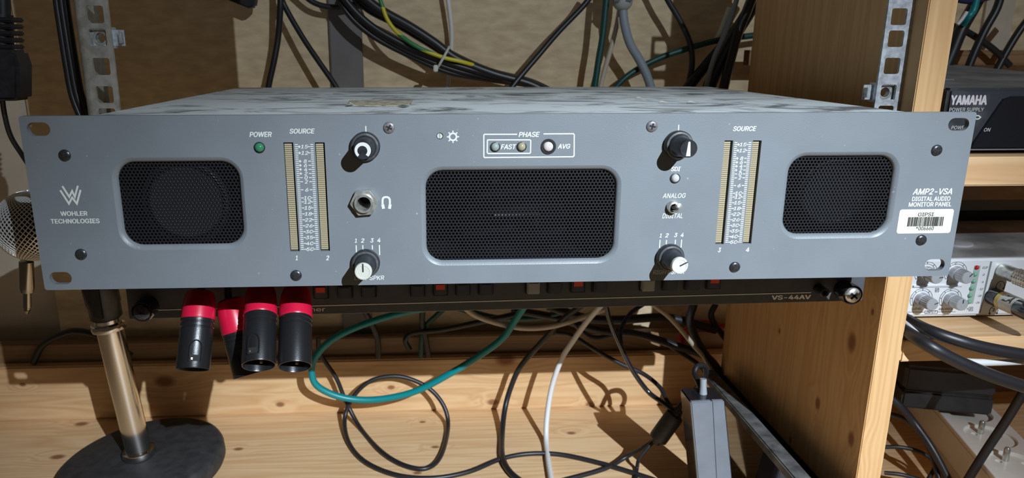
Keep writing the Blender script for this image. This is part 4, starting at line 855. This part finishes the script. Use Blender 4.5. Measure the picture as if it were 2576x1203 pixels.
# cables over the lower shelf
cable('cable', [(2225, 775, .105), (2268, 797, .085), (2330, 829, .058), (2410, 857, .047), (2490, 878, .045), (2600, 897, .045)], .0041, rubber, 'upper thick black cable crossing the lower shelf edge')
cable('cable', [(2225, 800, .10), (2266, 826, .070), (2330, 866, .048), (2400, 905, .043), (2490, 944, .042), (2600, 980, .042)], .0043, rubber, 'lower thick black cable hanging across the lower shelf edge')
cable('cable', [(2240, 790, .095), (2272, 812, .074), (2305, 842, .057), (2345, 880, .052), (2400, 903, .051), (2460, 912, .051), (2600, 908, .051)], .0024, cabwhite, 'white cable between the two thick black ones')

# power strip on the floor of the right bay
ivory = mat('strip_white_plastic', (.84, .82, .76), .35, var=.03)
s1 = PZ(2491, 1097, -.249); s2 = PZ(2556, 1167, -.249); dv = (s2-s1).normalized(); pitch = (s2-s1).length
ang = math.atan2(dv.y, dv.x); Rm = Matrix.Rotation(ang, 4, 'Z'); org = V((s1.x, s1.y, -.249))
def strip_mb(mb):                                     # local: x along the strip, y depth of the plate (up), z across
    out = MB(); out.f = mb.f
    for x, y, z in mb.v: q = Rm @ V((x, -z, 0)); out.v.append((org.x+q.x, org.y+q.y, org.z-y)); 
    return out
stp = thing('power_strip', (s1.x, s1.y, ZS), 'white multi-socket power strip lying on the floor of the right bay', 'power strip')
rs = pitch*.43; hol = [circ(k*pitch, 0, rs, 28) for k in (-2, -1, 0, 1, 2)]
wd_ = .052
obj('top_plate', strip_mb(MB().plate([(-3.2*pitch, -wd_/2), (3.*pitch, -wd_/2), (3.*pitch, wd_/2), (-3.2*pitch, wd_/2)], hol, 0, .004)), ivory, stp, bev=.0006, seg=1)
hb = -.2532-ZS
obj('housing', strip_mb(MB().box((-.1*pitch, .004+.0285/2, 0), (6.2*pitch, .0285, wd_)).box((-.1*pitch, .0345+(hb-.0308)/2, 0), (6.2*pitch, max(.004, hb-.0305), wd_-.004))), ivory, stp, bev=.001, seg=1)
for k in (0, 1):
    c_ = k*pitch
    sk = obj('socket', strip_mb(MB().plate(circ(c_, 0, rs, 28), [circ(c_-.006, .0095, .0026, 10), circ(c_-.006, -.0095, .0026, 10)], .0025, .0039)), ivory, stp)
    obj('earth_pin', strip_mb(MB().lathe([(.0024, .003), (.0024, -.008), (.0016, -.0095), (.0001, -.0098)], (c_-.008, 0, .004), (0, 1, 0), 14)), steel, sk)
Mb = Matrix.Rotation(ang, 3, 'Z'); bc_ = V((P(2352, 985, .235).x, .235, -.222))
bp = thing('plug_in_adapter', (bc_.x, bc_.y, -.249), 'bulky black plug-in adapter on the far end of the power strip', 'power adapter')
abl = mat('adapter_black', (.034, .034, .037), .42, var=.2, scale=90)
obj('upper_shell', MB().box(bc_+V((0, 0, .0085)), (.055, .075, .024), Mb), abl, bp, bev=.003, seg=3)
obj('lower_shell', MB().box(bc_+V((0, 0, -.0124)), (.0545, .0745, .0174), Mb), abl, bp, bev=.002, seg=2)
for pts, r, m, lab in (
    ([(2620, 910, .12), (2576, 985, .12), (2530, 1060, .125), (2480, 1135, .13), (2430, 1215, .132)], .0034, rubber, 'black cable slanting in front of the power strip'),
    ([(2225, 990, .19), (2262, 1020, .185), (2300, 1065, .18), (2345, 1130, .165), (2390, 1215, .15)], .0032, rubber, 'thick black cable at the foot of the upright board in the right bay'),
    ([(2225, 1040, .20), (2270, 1052, .19), (2310, 1085, .185), (2340, 1135, .17), (2365, 1215, .155)], .0022, rubber, 'thin black cable beside the foot of the upright board'),
    ([(2225, 1125, .19), (2270, 1126, .185), (2320, 1140, .18), (2352, 1170, .17), (2330, 1215, .16)], .0018, rubber, 'thin black cable curling at the bottom of the right bay'),
    ([(2225, 1190, .17), (2270, 1195, .165), (2330, 1212, .16)], .0018, rubber, 'short black cable at the bottom edge right of the upright')):
    cable('cable', pts, r, m, lab, group='cables on the floor of the right bay')
for pts, r, m, lab in (
    ([(2525, -40, .30), (2508, 20, .30), (2478, 75, .30), (2448, 140, .30), (2425, 200, .30)], .0036, rubber, 'straight black cable in the upper right bay, crossing another'),
    ([(2380, 60, .31), (2420, 74, .31), (2462, 98, .31), (2500, 125, .31), (2540, 165, .31)], .0030, rubber, 'black cable curving right in the upper right bay'),
    ([(2610, 20, .31), (2570, 70, .31), (2535, 125, .31), (2500, 190, .31)], .0033, rubber, 'black cable slanting in from the right edge of the upper right bay'),
    ([(2480, -40, .29), (2448, 20, .29), (2420, 70, .29), (2395, 130, .29), (2370, 190, .29)], .0055, rubber, 'thickest black cable behind the upright top in the right bay'),
    ([(2458, -10, .278), (2449, 25, .278), (2436, 42, .278), (2424, 60, .284)], .0030, teal, 'short teal cable end in the upper right bay'),
    ([(2432, 30, .275), (2420, 48, .275), (2408, 62, .275)], .0016, cabwhite, 'thin white cable end beside the teal one'),
    ([(2400, -6, .28), (2440, 0, .28), (2500, -12, .28)], .0035, navy, 'navy cable at the very top of the right bay')):
    cable('cable', pts, r, m, lab, group='cables in the upper right bay')
COL.objects.unlink(_fobj); bpy.data.objects.remove(_fobj)
